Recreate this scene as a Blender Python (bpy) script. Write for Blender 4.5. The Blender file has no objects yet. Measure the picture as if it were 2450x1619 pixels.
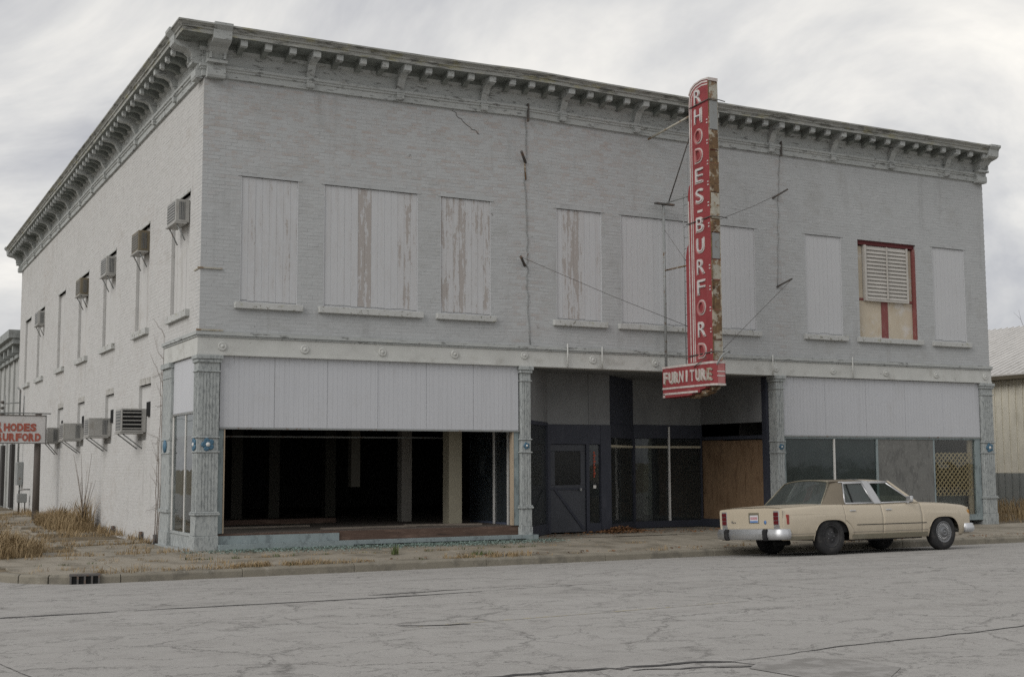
import bpy, bmesh, math, random
from mathutils import Vector, Matrix, noise as mnoise
random.seed(7)
R = math.radians
scene = bpy.context.scene
COL = scene.collection

# ------------------------------------------------------------------ camera
CAM = Vector((-5.649, -22.934, 1.467))
yaw, pitch, roll = 0.483165, 0.0998223, -0.00441314
fwd = Vector((math.sin(yaw) * math.cos(pitch), math.cos(yaw) * math.cos(pitch), math.sin(pitch)))
rgt = Vector((math.cos(yaw), -math.sin(yaw), 0)); upv = rgt.cross(fwd)
r2 = rgt * math.cos(roll) + upv * math.sin(roll); u2 = -rgt * math.sin(roll) + upv * math.cos(roll)
cd = bpy.data.cameras.new("camera"); cam = bpy.data.objects.new("camera", cd); COL.objects.link(cam)
cam.matrix_world = Matrix(((r2.x, u2.x, -fwd.x, CAM.x), (r2.y, u2.y, -fwd.y, CAM.y), (r2.z, u2.z, -fwd.z, CAM.z), (0, 0, 0, 1)))
cd.sensor_width = 36.0; cd.lens = 36.0 * 3055.03 / 2450.0; cd.clip_end = 3000; cd.clip_start = 0.1
scene.camera = cam

# ------------------------------------------------------------------ sky, sun, exposure
world = bpy.data.worlds.new("World"); scene.world = world; world.use_nodes = True
nt = world.node_tree; nt.nodes.clear()
SUN_TO = Vector((-0.80, -0.27, 0.54)).normalized()
def wn(t, **k):
    n = nt.nodes.new(t)
    for a, b in k.items(): setattr(n, a, b)
    return n
out = wn('ShaderNodeOutputWorld'); bg = wn('ShaderNodeBackground')
sky = wn('ShaderNodeTexSky', sky_type='NISHITA', sun_disc=False)
sky.sun_elevation = math.asin(SUN_TO.z); sky.sun_rotation = math.atan2(SUN_TO.x, SUN_TO.y)
tc = wn('ShaderNodeTexCoord'); sep = wn('ShaderNodeSeparateXYZ'); nt.links.new(tc.outputs['Generated'], sep.inputs[0])
def wmath(op, a, b=None):
    n = wn('ShaderNodeMath', operation=op)
    for i, v in enumerate((a, b)):
        if v is None: continue
        if isinstance(v, (int, float)): n.inputs[i].default_value = v
        else: nt.links.new(v, n.inputs[i])
    return n.outputs[0]
zc = wmath('ADD', wmath('MAXIMUM', sep.outputs['Z'], 0.0), 0.34)
cx = wmath('DIVIDE', sep.outputs['X'], zc); cy = wmath('DIVIDE', sep.outputs['Y'], zc)
comb = wn('ShaderNodeCombineXYZ'); nt.links.new(cx, comb.inputs[0]); nt.links.new(cy, comb.inputs[1])
def wnoise(scale, detail, rough, dist, off):
    mp = wn('ShaderNodeMapping'); mp.inputs['Location'].default_value = off; mp.inputs['Scale'].default_value = (1.0, 0.9, 1.0)
    nt.links.new(comb.outputs[0], mp.inputs[0])
    n = wn('ShaderNodeTexNoise'); n.inputs['Scale'].default_value = scale; n.inputs['Detail'].default_value = detail
    n.inputs['Roughness'].default_value = rough; n.inputs['Distortion'].default_value = dist
    nt.links.new(mp.outputs[0], n.inputs['Vector']); return n.outputs['Fac']
def wramp(f, st):
    n = wn('ShaderNodeValToRGB'); nt.links.new(f, n.inputs[0]); cr = n.color_ramp
    while len(cr.elements) < len(st): cr.elements.new(0.5)
    for e, (q, c) in zip(cr.elements, st): e.position = q; e.color = (*c, 1)
    return n.outputs[0]
def wmix(f, a, b, bt='MIX'):
    n = wn('ShaderNodeMix', data_type='RGBA', blend_type=bt)
    if isinstance(f, float): n.inputs[0].default_value = f
    else: nt.links.new(f, n.inputs[0])
    nt.links.new(a, n.inputs[6]); nt.links.new(b, n.inputs[7]); return n.outputs[2]
c1 = wramp(wnoise(1.45, 7, 0.58, 0.6, (1.3, 4.2, 0)), [(0.35, (0.44, 0.45, 0.495)), (0.455, (0.60, 0.605, 0.63)), (0.545, (0.80, 0.795, 0.785)), (0.66, (1.10, 1.065, 1.0))])
c2 = wramp(wnoise(3.4, 6, 0.6, 0.2, (0.2, 5.7, 0)), [(0.3, (0.90, 0.905, 0.92)), (0.7, (1.05, 1.045, 1.03))])
clouds = wmix(1.0, c1, c2, 'MULTIPLY')
skys = wn('ShaderNodeVectorMath', operation='SCALE'); skys.inputs['Scale'].default_value = 0.10
nt.links.new(sky.outputs[0], skys.inputs[0])
both = wmix(0.95, skys.outputs[0], clouds)
nt.links.new(both, bg.inputs['Color']); bg.inputs['Strength'].default_value = 0.95
nt.links.new(bg.outputs[0], out.inputs['Surface'])
sl = bpy.data.lights.new("sun", 'SUN'); sl.energy = 1.5; sl.angle = R(38); sl.color = (1.0, 0.975, 0.94)
so = bpy.data.objects.new("sun", sl); COL.objects.link(so); so.rotation_euler = SUN_TO.to_track_quat('Z', 'Y').to_euler()
so.location = (-40, -10, 40)
vs = scene.view_settings; vs.view_transform = 'Standard'; vs.look = 'None'; vs.gamma = 1.0; vs.exposure = 0.0; vs.use_curve_mapping = False
scene.cycles.use_denoising = False; scene.cycles.max_bounces = 8; scene.cycles.transparent_max_bounces = 16

# ------------------------------------------------------------------ materials
MATS = {}
class NT:
    def __init__(s, name):
        s.m = bpy.data.materials.new(name); s.m.use_nodes = True; s.t = s.m.node_tree; s.n = s.t.nodes
        s.b = s.n['Principled BSDF']; s.geo = s.n.new('ShaderNodeNewGeometry'); MATS[name] = s.m
    def link(s, a, b): s.t.links.new(a, b)
    def math(s, op, a, b=None, c=None, clamp=False):
        n = s.n.new('ShaderNodeMath'); n.operation = op; n.use_clamp = clamp
        for i, v in enumerate((a, b, c)):
            if v is None: continue
            if isinstance(v, (int, float)): n.inputs[i].default_value = v
            else: s.link(v, n.inputs[i])
        return n.outputs[0]
    def pos(s, scale=(1, 1, 1), off=(0, 0, 0), src=None):
        mp = s.n.new('ShaderNodeMapping'); mp.inputs['Scale'].default_value = scale; mp.inputs['Location'].default_value = off
        if src is None: src = s.geo.outputs['Position']
        s.link(src, mp.inputs[0]); return mp.outputs[0]
    def obj(s):
        n = s.n.new('ShaderNodeTexCoord'); return n.outputs['Object']
    def noise(s, scale=1, detail=4, rough=.55, stretch=(1, 1, 1), off=(0, 0, 0), dist=0, src=None):
        n = s.n.new('ShaderNodeTexNoise'); n.inputs['Scale'].default_value = scale; n.inputs['Detail'].default_value = detail
        n.inputs['Roughness'].default_value = rough; n.inputs['Distortion'].default_value = dist
        s.link(s.pos(stretch, off, src), n.inputs['Vector']); return n.outputs['Fac']
    def step(s, f, lo, hi):
        n = s.n.new('ShaderNodeMapRange'); n.interpolation_type = 'SMOOTHSTEP'
        n.inputs['From Min'].default_value = lo; n.inputs['From Max'].default_value = hi
        s.link(f, n.inputs['Value']); return n.outputs['Result']
    def mix(s, f, a, b, bt='MIX'):
        n = s.n.new('ShaderNodeMix'); n.data_type = 'RGBA'; n.blend_type = bt
        for i, v in ((0, f), (6, a), (7, b)):
            if isinstance(v, (int, float)): n.inputs[i].default_value = v
            elif isinstance(v, tuple): n.inputs[i].default_value = (*v, 1)
            else: s.link(v, n.inputs[i])
        return n.outputs[2]
    def attr(s, name):
        n = s.n.new('ShaderNodeAttribute'); n.attribute_name = name; return n.outputs['Fac']
    def bump(s, h, strength=.4, dist=.01):
        n = s.n.new('ShaderNodeBump'); n.inputs['Strength'].default_value = strength; n.inputs['Distance'].default_value = dist
        s.link(h, n.inputs['Height']); s.link(n.outputs[0], s.b.inputs['Normal'])
    def done(s, col, rough=.85, metal=0.0, spec=.3):
        if isinstance(col, tuple): s.b.inputs['Base Color'].default_value = (*col, 1)
        else: s.link(col, s.b.inputs['Base Color'])
        if isinstance(rough, (int, float)): s.b.inputs['Roughness'].default_value = rough
        else: s.link(rough, s.b.inputs['Roughness'])
        s.b.inputs['Metallic'].default_value = metal; s.b.inputs['Specular IOR Level'].default_value = spec
        return s.m

def WM(name, base, layers=(), rough=.85, metal=0.0, spec=.25, var=.12, vscale=2.0, bump=None, src='pos'):
    """weathered paint: base with slow variation, then layers (colour, scale, stretch, lo, hi, strength)"""
    s = NT(name); sv = s.obj() if src == 'obj' else None
    f = s.noise(vscale, 5, .6, src=sv)
    c = s.mix(f, tuple(v * (1 - var * 1.6) for v in base), tuple(v * (1 + var * 1.6) for v in base))
    for i, (lc, sc, stv, lo, hi, k) in enumerate(layers):
        m = s.step(s.noise(sc, 6, .62, stv, (i * 3.7 + 1.3, i * 1.9, i * 5.1), src=sv), lo, hi)
        c = s.mix(s.math('MULTIPLY', m, k), c, lc)
    if bump: s.bump(s.noise(bump[0], 5, .6, src=sv), bump[1], .01)
    return s.done(c, rough, metal, spec)

def brick_mat(name, base, bare, dirt, zone, barelo=.56):
    s = NT(name); v = s.attr('var')
    big = s.noise(.55, 4, .55); med = s.noise(3.2, 5, .6, (1, 1, 1.6)); fine = s.noise(22, 4, .6)
    c = s.mix(big, tuple(x * .93 for x in base), tuple(x * 1.06 for x in base))
    c = s.mix(s.math('MULTIPLY', v, .20), c, tuple(x * .74 for x in base))
    br_n = s.noise(6.5, 5, .7, (1, 1, 2.8), off=(1, 7, 3)); c = s.mix(s.math('MULTIPLY', s.step(br_n, .48, .66), .30), c, tuple(x * .72 for x in base))
    # worn zone: paint thin, brick and old coats show through
    sp = s.n.new('ShaderNodeSeparateXYZ'); s.link(s.geo.outputs['Position'], sp.inputs[0])
    if zone:
        hi = s.step(s.math('ADD', sp.outputs['Z'], s.math('MULTIPLY', s.math('SUBTRACT', big, .5), 3.0)), 6.3, 7.4)
        lf = s.math('SUBTRACT', 1.0, s.step(s.math('ADD', sp.outputs['X'], s.math('MULTIPLY', s.math('SUBTRACT', big, .5), 6.0)), 8.6, 11.5))
        c1 = s.math('ABSOLUTE', s.math('SUBTRACT', sp.outputs['X'], 6.75)); n1 = s.math('SUBTRACT', 1.0, s.step(s.math('ADD', c1, s.math('MULTIPLY', med, .9)), .55, 1.3))
        c2 = s.math('ABSOLUTE', s.math('SUBTRACT', sp.outputs['X'], 13.35)); n2 = s.math('SUBTRACT', 1.0, s.step(s.math('ADD', c2, s.math('MULTIPLY', med, .9)), .45, 1.0))
        z = s.math('MAXIMUM', s.math('MULTIPLY', hi, lf), s.math('MAXIMUM', s.math('MULTIPLY', n1, .8), s.math('MULTIPLY', n2, .7)))
    else:
        z = s.step(s.noise(.35, 3, .5, off=(9, 2, 4)), .55, .75)
    wear = s.step(s.math('ADD', s.math('ADD', s.math('MULTIPLY', med, .5), s.math('MULTIPLY', s.noise(11, 4, .65, (1, 1, 2.6)), .42)), s.math('MULTIPLY', v, .16)), barelo - .06, barelo + .14)
    c = s.mix(s.math('MULTIPLY', s.math('MULTIPLY', wear, z), .72), c, bare)
    lite = s.step(s.noise(9, 4, .65, (1, 1, 2.4), off=(4, 4, 9)), .56, .72)
    c = s.mix(s.math('MULTIPLY', s.math('MULTIPLY', lite, s.math('ADD', .25, s.math('MULTIPLY', z, .75))), .34), c, tuple(min(.62, x * 1.28) for x in base))
    flk = s.step(s.noise(30, 3, .7, (1, 1, 2.2)), .66, .74)
    c = s.mix(s.math('MULTIPLY', s.math('MULTIPLY', flk, s.step(med, .42, .60)), .62), c, dirt)
    # rain streaks and grime
    stn = s.step(s.noise(2.6, 5, .65, (1.0, 1.0, .16)), .54, .78)
    c = s.mix(s.math('MULTIPLY', stn, .40), c, dirt)
    blot = s.step(s.noise(1.1, 6, .7, (1, 1, 1.3), off=(11, 3, 5)), .52, .68)
    c = s.mix(s.math('MULTIPLY', blot, .30), c, tuple(x * q for x, q in zip(base, (.66, .63, .58))))
    pit = s.step(s.noise(5.5, 3, .6, off=(2, 8, 1)), .70, .74)
    c = s.mix(s.math('MULTIPLY', pit, .7), c, dirt)
    s.bump(fine, .35, .006)
    return s.done(c, .92, 0, .15)

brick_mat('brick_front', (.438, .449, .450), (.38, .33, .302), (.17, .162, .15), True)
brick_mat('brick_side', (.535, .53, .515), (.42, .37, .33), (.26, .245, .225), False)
WM('bare_plaster', (.43, .42, .395), [((.29, .28, .25), 7, (1, 1, 1), .44, .62, .9), ((.55, .54, .52), 11, (1, 1, 1), .54, .64, .8)], bump=(30, .5))
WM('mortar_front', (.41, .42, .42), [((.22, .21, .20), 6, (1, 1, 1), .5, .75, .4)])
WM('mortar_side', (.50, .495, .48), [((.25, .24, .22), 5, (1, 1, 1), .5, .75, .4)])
WM('trim_paint', (.40, .415, .405), [((.10, .10, .095), 9, (.6, .6, 2.2), .55, .66, .75), ((.47, .47, .44), 5, (.5, .5, 2), .55, .7, .5), ((.05, .05, .05), 26, (1, 1, 1.4), .64, .70, .7)], bump=(30, .4))
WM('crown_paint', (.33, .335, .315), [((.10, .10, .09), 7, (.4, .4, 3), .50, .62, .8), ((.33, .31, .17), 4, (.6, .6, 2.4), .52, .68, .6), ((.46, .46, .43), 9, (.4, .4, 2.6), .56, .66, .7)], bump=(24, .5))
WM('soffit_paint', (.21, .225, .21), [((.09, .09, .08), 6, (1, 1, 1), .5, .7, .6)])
WM('beam_paint', (.52, .525, .50), [((.30, .29, .26), 2.2, (1, 1, 1.2), .52, .74, .55), ((.06, .05, .045), 8, (1, 1, 1.5), .67, .705, .9), ((.20, .17, .14), 22, (1, 1, 1), .64, .72, .6)], bump=(40, .3))
WM('pilaster_paint', (.365, .385, .378), [((.16, .175, .178), 26, (1, 1, .35), .46, .64, .62), ((.44, .455, .44), 7, (1, 1, .4), .54, .7, .5), ((.11, .12, .125), 44, (1, 1, .5), .58, .68, .7)], bump=(40, .4))
WM('bulkhead_paint', (.25, .295, .30), [((.12, .14, .145), 7, (1, 1, .6), .5, .66, .6), ((.36, .39, .38), 9, (1, 1, 1), .58, .7, .5)], bump=(30, .3))
WM('bulkhead_wood', (.10, .065, .05), [((.19, .13, .10), 9, (.3, 1, 2), .5, .68, .7), ((.04, .03, .025), 14, (.2, 1, 2), .55, .68, .7)], bump=(40, .4))
def panel_mat():
    s = NT('panel_white'); f = s.noise(1.1, 4, .55); c = s.mix(f, (.475, .485, .505), (.525, .535, .555))
    st = s.step(s.noise(7, 5, .6, (1.6, 1, .07)), .50, .74); c = s.mix(s.math('MULTIPLY', st, .30), c, (.36, .365, .375))
    dr = s.step(s.noise(2.2, 5, .65, (1, 1, .5), off=(5, 2, 1)), .56, .74); c = s.mix(s.math('MULTIPLY', dr, .22), c, (.36, .345, .32))
    sk = s.step(s.noise(46, 3, .6), .68, .74); c = s.mix(s.math('MULTIPLY', sk, .5), c, (.30, .28, .25))
    w = s.n.new('ShaderNodeTexWave'); w.wave_type = 'BANDS'; w.bands_direction = 'X'; w.inputs['Scale'].default_value = 3.3; w.inputs['Distortion'].default_value = .15
    s.link(s.geo.outputs['Position'], w.inputs['Vector']); gv = s.step(w.outputs['Fac'], .0, .06)
    c = s.mix(s.math('MULTIPLY', s.math('SUBTRACT', 1.0, gv), .20), c, (.30, .305, .315))
    s.bump(gv, .35, .004); return s.done(c, .62, 0, .25)
panel_mat()
WM('sill_paint', (.46, .465, .45), [((.13, .12, .085), 11, (1, 1, 1), .56, .66, .8), ((.27, .27, .14), 6, (1, 1, 1), .58, .7, .6)], bump=(30, .4))
def board_mat():
    s = NT('board_paint'); f = s.noise(1.4, 4, .5)
    c = s.mix(f, (.48, .487, .495), (.525, .532, .54))
    v = s.attr('var')
    m = s.noise(3.1, 5, .55, (3.6, 1, .42)); e = s.noise(24, 5, .65, (1, 1, .5))
    g = s.noise(.62, 3, .5, (1, 1, 1.2), off=(2.2, 0, 1.7))
    k = s.math('ADD', s.math('ADD', s.math('MULTIPLY', m, .56), s.math('MULTIPLY', e, .30)), s.math('ADD', s.math('MULTIPLY', v, .34), s.math('MULTIPLY', g, .16)))
    pm = s.step(k, .742, .785); c = s.mix(s.math('MULTIPLY', pm, .78), c, (.315, .282, .255))
    hb = s.step(k, .60, .72); c = s.mix(s.math('MULTIPLY', hb, .22), c, (.40, .375, .355))
    s.bump(e, .2, .005); return s.done(c, .8, 0, .2)
board_mat()
WM('osb', (.19, .125, .075), [((.11, .065, .035), 9, (1, 1, .25), .48, .68, .75), ((.30, .20, .115), 22, (1, 1, .5), .55, .68, .6), ((.07, .045, .03), 3, (1, 1, .4), .52, .75, .6)], bump=(60, .4))
WM('grey_board', (.175, .175, .165), [((.11, .11, .105), 7, (1, 1, .5), .48, .66, .7), ((.25, .25, .235), 18, (1, 1, .8), .56, .68, .6)], bump=(50, .4))
WM('navy_paint', (.040, .0435, .057), [((.062, .066, .08), 6, (1, 1, .4), .52, .7, .5)], rough=.55)
WM('recess_panel', (.20, .205, .205), [((.13, .13, .135), 2, (1, 1, .4), .45, .75, .6)])
WM('door_paint', (.066, .070, .080), [((.046, .05, .058), 3, (1, 1, .4), .45, .7, .6)], rough=.6)
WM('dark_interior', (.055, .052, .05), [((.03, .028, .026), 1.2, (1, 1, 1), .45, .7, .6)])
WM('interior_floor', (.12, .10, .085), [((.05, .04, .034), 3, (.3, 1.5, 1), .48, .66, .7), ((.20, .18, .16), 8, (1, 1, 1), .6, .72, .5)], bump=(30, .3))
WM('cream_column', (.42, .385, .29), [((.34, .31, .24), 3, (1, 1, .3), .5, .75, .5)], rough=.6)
WM('cream_column_shaded', (.24, .225, .20))  # cream column with the shop's shade put into its colour
WM('cream_column_deep_shade', (.085, .08, .066))  # cream column farther in, deeper shade painted into the colour
WM('blue_lit_inner', (.085, .10, .14), [((.05, .055, .075), 2, (1, 1, .4), .45, .7, .6)], rough=.5)  # bluish light behind the display glass, painted as the panel's colour
WM('notice_dim', (.14, .15, .17), [((.08, .09, .1), 9, (1, 1, 1), .45, .6, .8)])
WM('pale_wood', (.42, .34, .25), [((.25, .19, .13), 12, (1, 1, .1), .5, .7, .5)])
WM('plank_wood', (.20, .17, .14), [((.10, .085, .07), 18, (.2, 1, 1), .5, .7, .6)])
WM('lattice_wood', (.52, .40, .235), [((.29, .21, .12), 12, (1, 1, 1), .5, .7, .6)])
WM('blue_flower', (.075, .155, .225), [((.13, .20, .25), 20, (1, 1, 1), .55, .7, .6)], rough=.6)
WM('steel_grey', (.28, .29, .285), [((.16, .10, .065), 9, (1, 1, 1), .56, .68, .8)], rough=.6, metal=.3)
WM('iron_dark', (.10, .095, .09), [((.17, .10, .06), 12, (1, 1, 1), .5, .7, .7)], rough=.8)
WM('rust', (.155, .098, .055), [((.07, .045, .032), 7, (1, 1, 1.6), .50, .64, .8), ((.42, .39, .32), 5, (1, 1, 1.2), .52, .62, .85), ((.30, .21, .10), 14, (1, 1, .6), .55, .7, .6)], bump=(30, .5))
WM('rust_pale', (.40, .385, .33), [((.20, .11, .05), 8, (1, 1, 1), .50, .62, .85), ((.28, .24, .16), 5, (1, 1, 1), .5, .7, .7)], bump=(30, .4))
WM('sign_red', (.262, .052, .056), [((.18, .032, .036), 2.2, (1, 1, 1.2), .46, .72, .6), ((.33, .13, .13), 4, (1, 2, .25), .55, .78, .5), ((.15, .07, .04), 9, (1, 2, .3), .62, .72, .6)], rough=.6, var=.06)
WM('sign_pink', (.40, .16, .155), [((.30, .07, .07), 5, (1, 1, 1), .5, .75, .5)], rough=.6)
WM('sign_white', (.53, .49, .46), [((.40, .27, .26), 9, (1, 1, 1), .46, .66, .6), ((.22, .10, .08), 26, (1, 1, 1), .63, .72, .6)], rough=.6)
WM('hang_sign_white', (.56, .55, .54), [((.40, .36, .32), 5, (1, 1, .6), .55, .75, .5)], rough=.6)
WM('hang_sign_red', (.36, .10, .07), [((.42, .22, .18), 14, (1, 1, 1), .52, .7, .6)], rough=.6)
WM('ac_case', (.36, .355, .335), [((.24, .22, .19), 7, (1, 1, .5), .5, .7, .6)], rough=.5, metal=.15)
WM('ac_brown', (.17, .145, .10), [((.10, .08, .055), 7, (1, 1, .5), .5, .7, .6)], rough=.55)
WM('ac_fin', (.13, .135, .135), rough=.6)
WM('vine', (.21, .18, .155))
WM('concrete', (.29, .26, .21), [((.15, .132, .10), 1.3, (1, 1, 1), .44, .66, .8), ((.34, .32, .28), 3.5, (1, 1, 1), .55, .75, .5), ((.10, .095, .085), 30, (1, 1, 1), .62, .72, .5)], bump=(40, .5))
WM('kerb_concrete', (.225, .205, .165), [((.13, .12, .10), 4, (1, 1, 1), .46, .68, .7), ((.33, .31, .27), 9, (1, 1, 1), .58, .72, .5)], bump=(40, .6))
WM('earth', (.15, .12, .08), [((.24, .19, .12), 3, (1, 1, 1), .45, .7, .7), ((.08, .065, .045), 8, (1, 1, 1), .5, .7, .6)], bump=(20, .6))
WM('field', (.19, .155, .095), [((.26, .21, .13), 1.2, (1, 1, 1), .45, .7, .7), ((.10, .10, .05), 4, (1, 1, 1), .5, .7, .5)], bump=(20, .6))
WM('tar', (.060, .058, .056), [((.22, .21, .2), 3.2, (1, 3, 1), .50, .62, .8)], rough=.8)
WM('dark_patch', (.225, .215, .20), [((.34, .328, .31), 4, (1, 1, 1), .40, .62, .9)])
WM('old_yellow', (.39, .35, .25), [((.34, .325, .305), 9, (1, 1, 1), .40, .52, 1.0)])
WM('metal_siding', (.64, .61, .52), [((.44, .41, .33), 2, (1, 1, .3), .5, .75, .5)], rough=.45)
WM('metal_wainscot', (.22, .23, .22), rough=.5)
WM('metal_roof', (.55, .535, .51), [((.40, .385, .36), 3, (1, 1, 1), .5, .7, .5)], rough=.45)
WM('eave_brown', (.10, .085, .06), rough=.5)
WM('neighbour_grey', (.40, .405, .39), [((.26, .26, .25), 2, (1, 1, .4), .5, .72, .5)])
WM('neighbour_cornice', (.30, .315, .305), [((.12, .12, .115), 4, (1, 1, 1), .5, .7, .5)])
WM('white_paint', (.62, .61, .58), [((.46, .44, .40), 7, (1, 1, .5), .52, .72, .5)], rough=.6)
WM('cream_panel', (.50, .44, .345), [((.57, .545, .51), 3.2, (1, 1, 1), .48, .66, .8), ((.46, .37, .26), 6, (1, 1, .6), .54, .72, .5)], rough=.7)
WM('louver_white', (.47, .45, .415), rough=.6)
WM('frame_red', (.22, .075, .07), [((.34, .22, .20), 9, (1, 1, .4), .52, .7, .5)], rough=.7)
WM('dark_red_trim', (.12, .028, .03), rough=.7)
WM('grass_dry', (.33, .245, .14), [((.23, .165, .085), 5, (1, 1, 1), .45, .7, .8), ((.44, .35, .22), 9, (1, 1, 1), .55, .7, .6)], var=.25)
WM('grass_green', (.075, .10, .035), [((.13, .14, .055), 6, (1, 1, 1), .5, .7, .6)])
WM('leaf_litter', (.17, .085, .04), [((.28, .16, .075), 16, (1, 1, 1), .5, .66, .7)])
WM('shard', (.20, .265, .235), [((.13, .155, .14), 8, (1, 1, 1), .5, .68, .7), ((.36, .43, .39), 22, (1, 1, 1), .6, .7, .7)], rough=.35, spec=.5)
WM('bark', (.12, .105, .095))
WM('copper_red', (.33, .07, .04), rough=.6)
WM('orange_thing', (.30, .12, .02), rough=.6)
WM('notice_white', (.62, .60, .56), rough=.7)
# car
def car_paint():
    s = NT('car_paint'); o = s.obj()
    f = s.noise(2, 4, .5, src=o); d = s.noise(5, 5, .6, (1, 1, .6), src=o)
    sp = s.n.new('ShaderNodeSeparateXYZ'); s.link(o, sp.inputs[0])
    c = s.mix(f, (.46, .40, .305), (.50, .437, .336))
    low = s.math('SUBTRACT', 1.0, s.step(s.math('ADD', sp.outputs['Z'], s.math('MULTIPLY', d, .22)), .42, .66))
    c = s.mix(s.math('MULTIPLY', low, .45), c, (.25, .215, .155))
    gr_ = s.step(s.noise(3.2, 6, .65, (1, 1, .5), off=(3, 1, 2), src=o), .54, .74); c = s.mix(s.math('MULTIPLY', gr_, .22), c, (.30, .26, .19))
    r = s.math('ADD', .33, s.math('MULTIPLY', d, .25))
    m = s.done(c, r, 0, .45); s.b.inputs['Coat Weight'].default_value = .25; s.b.inputs['Coat Roughness'].default_value = .2
car_paint()
WM('vinyl_roof', (.19, .162, .122), [((.145, .122, .09), 30, (1, 1, 1), .5, .7, .5)], rough=.75, src='obj', bump=(120, .3))
WM('chrome', (.64, .65, .66), [((.36, .35, .33), 4, (1, 1, 1), .5, .75, .5)], rough=.52, metal=1.0, src='obj')
WM('bright_trim', (.52, .52, .52), rough=.36, metal=.75, src='obj')
WM('dull_trim', (.24, .22, .165), [((.36, .34, .28), 6, (.4, 1, 2), .5, .7, .6)], rough=.4, metal=.4, src='obj')
WM('black_rubber', (.022, .022, .023), [((.06, .058, .055), 12, (1, 1, 1), .48, .7, .6)], rough=.85, src='obj')
WM('tyre_rubber', (.028, .028, .029), [((.065, .062, .058), 7, (1, 1, 1), .45, .7, .7)], rough=.9, src='obj')
WM('steel_wheel', (.040, .040, .042), [((.09, .085, .08), 9, (1, 1, 1), .5, .7, .6)], rough=.7, src='obj')
WM('hub_cap', (.20, .205, .21), [((.13, .13, .13), 6, (1, 1, 1), .5, .7, .5)], rough=.38, metal=.7, src='obj')
WM('tail_red', (.115, .012, .016), rough=.25, spec=.5, src='obj')
WM('marker_red', (.26, .03, .022), rough=.25, spec=.5, src='obj')
WM('amber', (.36, .17, .03), rough=.25, spec=.5, src='obj')
WM('car_black', (.012, .012, .012), rough=.9)
WM('seat_cloth', (.10, .085, .065), rough=.9, src='obj')
WM('plate_white', (.58, .58, .60), rough=.5, src='obj')
WM('plate_blue', (.10, .20, .42), rough=.5, src='obj')
WM('plate_red', (.40, .12, .14), rough=.5, src='obj')
WM('grey_script', (.14, .135, .13), rough=.5, src='obj')
def glass(name, tint, refl=1.0, rough=.02, dust_refl=0.0, dcol=(.34, .36, .35)):  # diffuse film on panes: dust plus sky reflection put into the colour
    s = NT(name); n = s.n; n.remove(s.b)
    tr = n.new('ShaderNodeBsdfTransparent'); tr.inputs[0].default_value = (*tint, 1)
    gl = n.new('ShaderNodeBsdfGlossy'); gl.inputs['Roughness'].default_value = rough; gl.inputs['Color'].default_value = (refl, refl, refl, 1)
    lw = n.new('ShaderNodeLayerWeight'); lw.inputs['Blend'].default_value = .5; fz = s.math('ADD', .045, s.math('MULTIPLY', s.math('POWER', lw.outputs['Facing'], 4.2), .9))
    bp = n.new('ShaderNodeBump'); bp.inputs['Strength'].default_value = .06; bp.inputs['Distance'].default_value = .05
    s.link(s.noise(1.6, 2, .5), bp.inputs['Height']); s.link(bp.outputs[0], gl.inputs['Normal'])
    mx = n.new('ShaderNodeMixShader'); s.link(fz, mx.inputs[0]); s.link(tr.outputs[0], mx.inputs[1]); s.link(gl.outputs[0], mx.inputs[2])
    df = n.new('ShaderNodeBsdfDiffuse'); df.inputs['Color'].default_value = (*dcol, 1); m2 = n.new('ShaderNodeMixShader')
    s.link(s.math('MULTIPLY', s.math('ADD', .5, s.noise(2.2, 5, .65, (1, 1, .5))), dust_refl), m2.inputs[0]); s.link(mx.outputs[0], m2.inputs[1]); s.link(df.outputs[0], m2.inputs[2])
    s.link(m2.outputs[0], n['Material Output'].inputs['Surface'])
glass('shop_glass', (.62, .66, .66), .8, .02, .05)
glass('clear_glass', (.86, .88, .87), .7)
glass('dirty_sheen_glass', (.45, .50, .50), .75, .05, .10, (.26, .34, .34))  # teal sky reflection painted into the film, over dirty tinted glass
glass('car_glass', (.42, .50, .46), .95, .02, .16, (.30, .34, .33))  # grey-green film: dust and painted sky reflection that brighten the windows
glass('dusty_glass', (.30, .33, .31), .7, .25)

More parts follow.
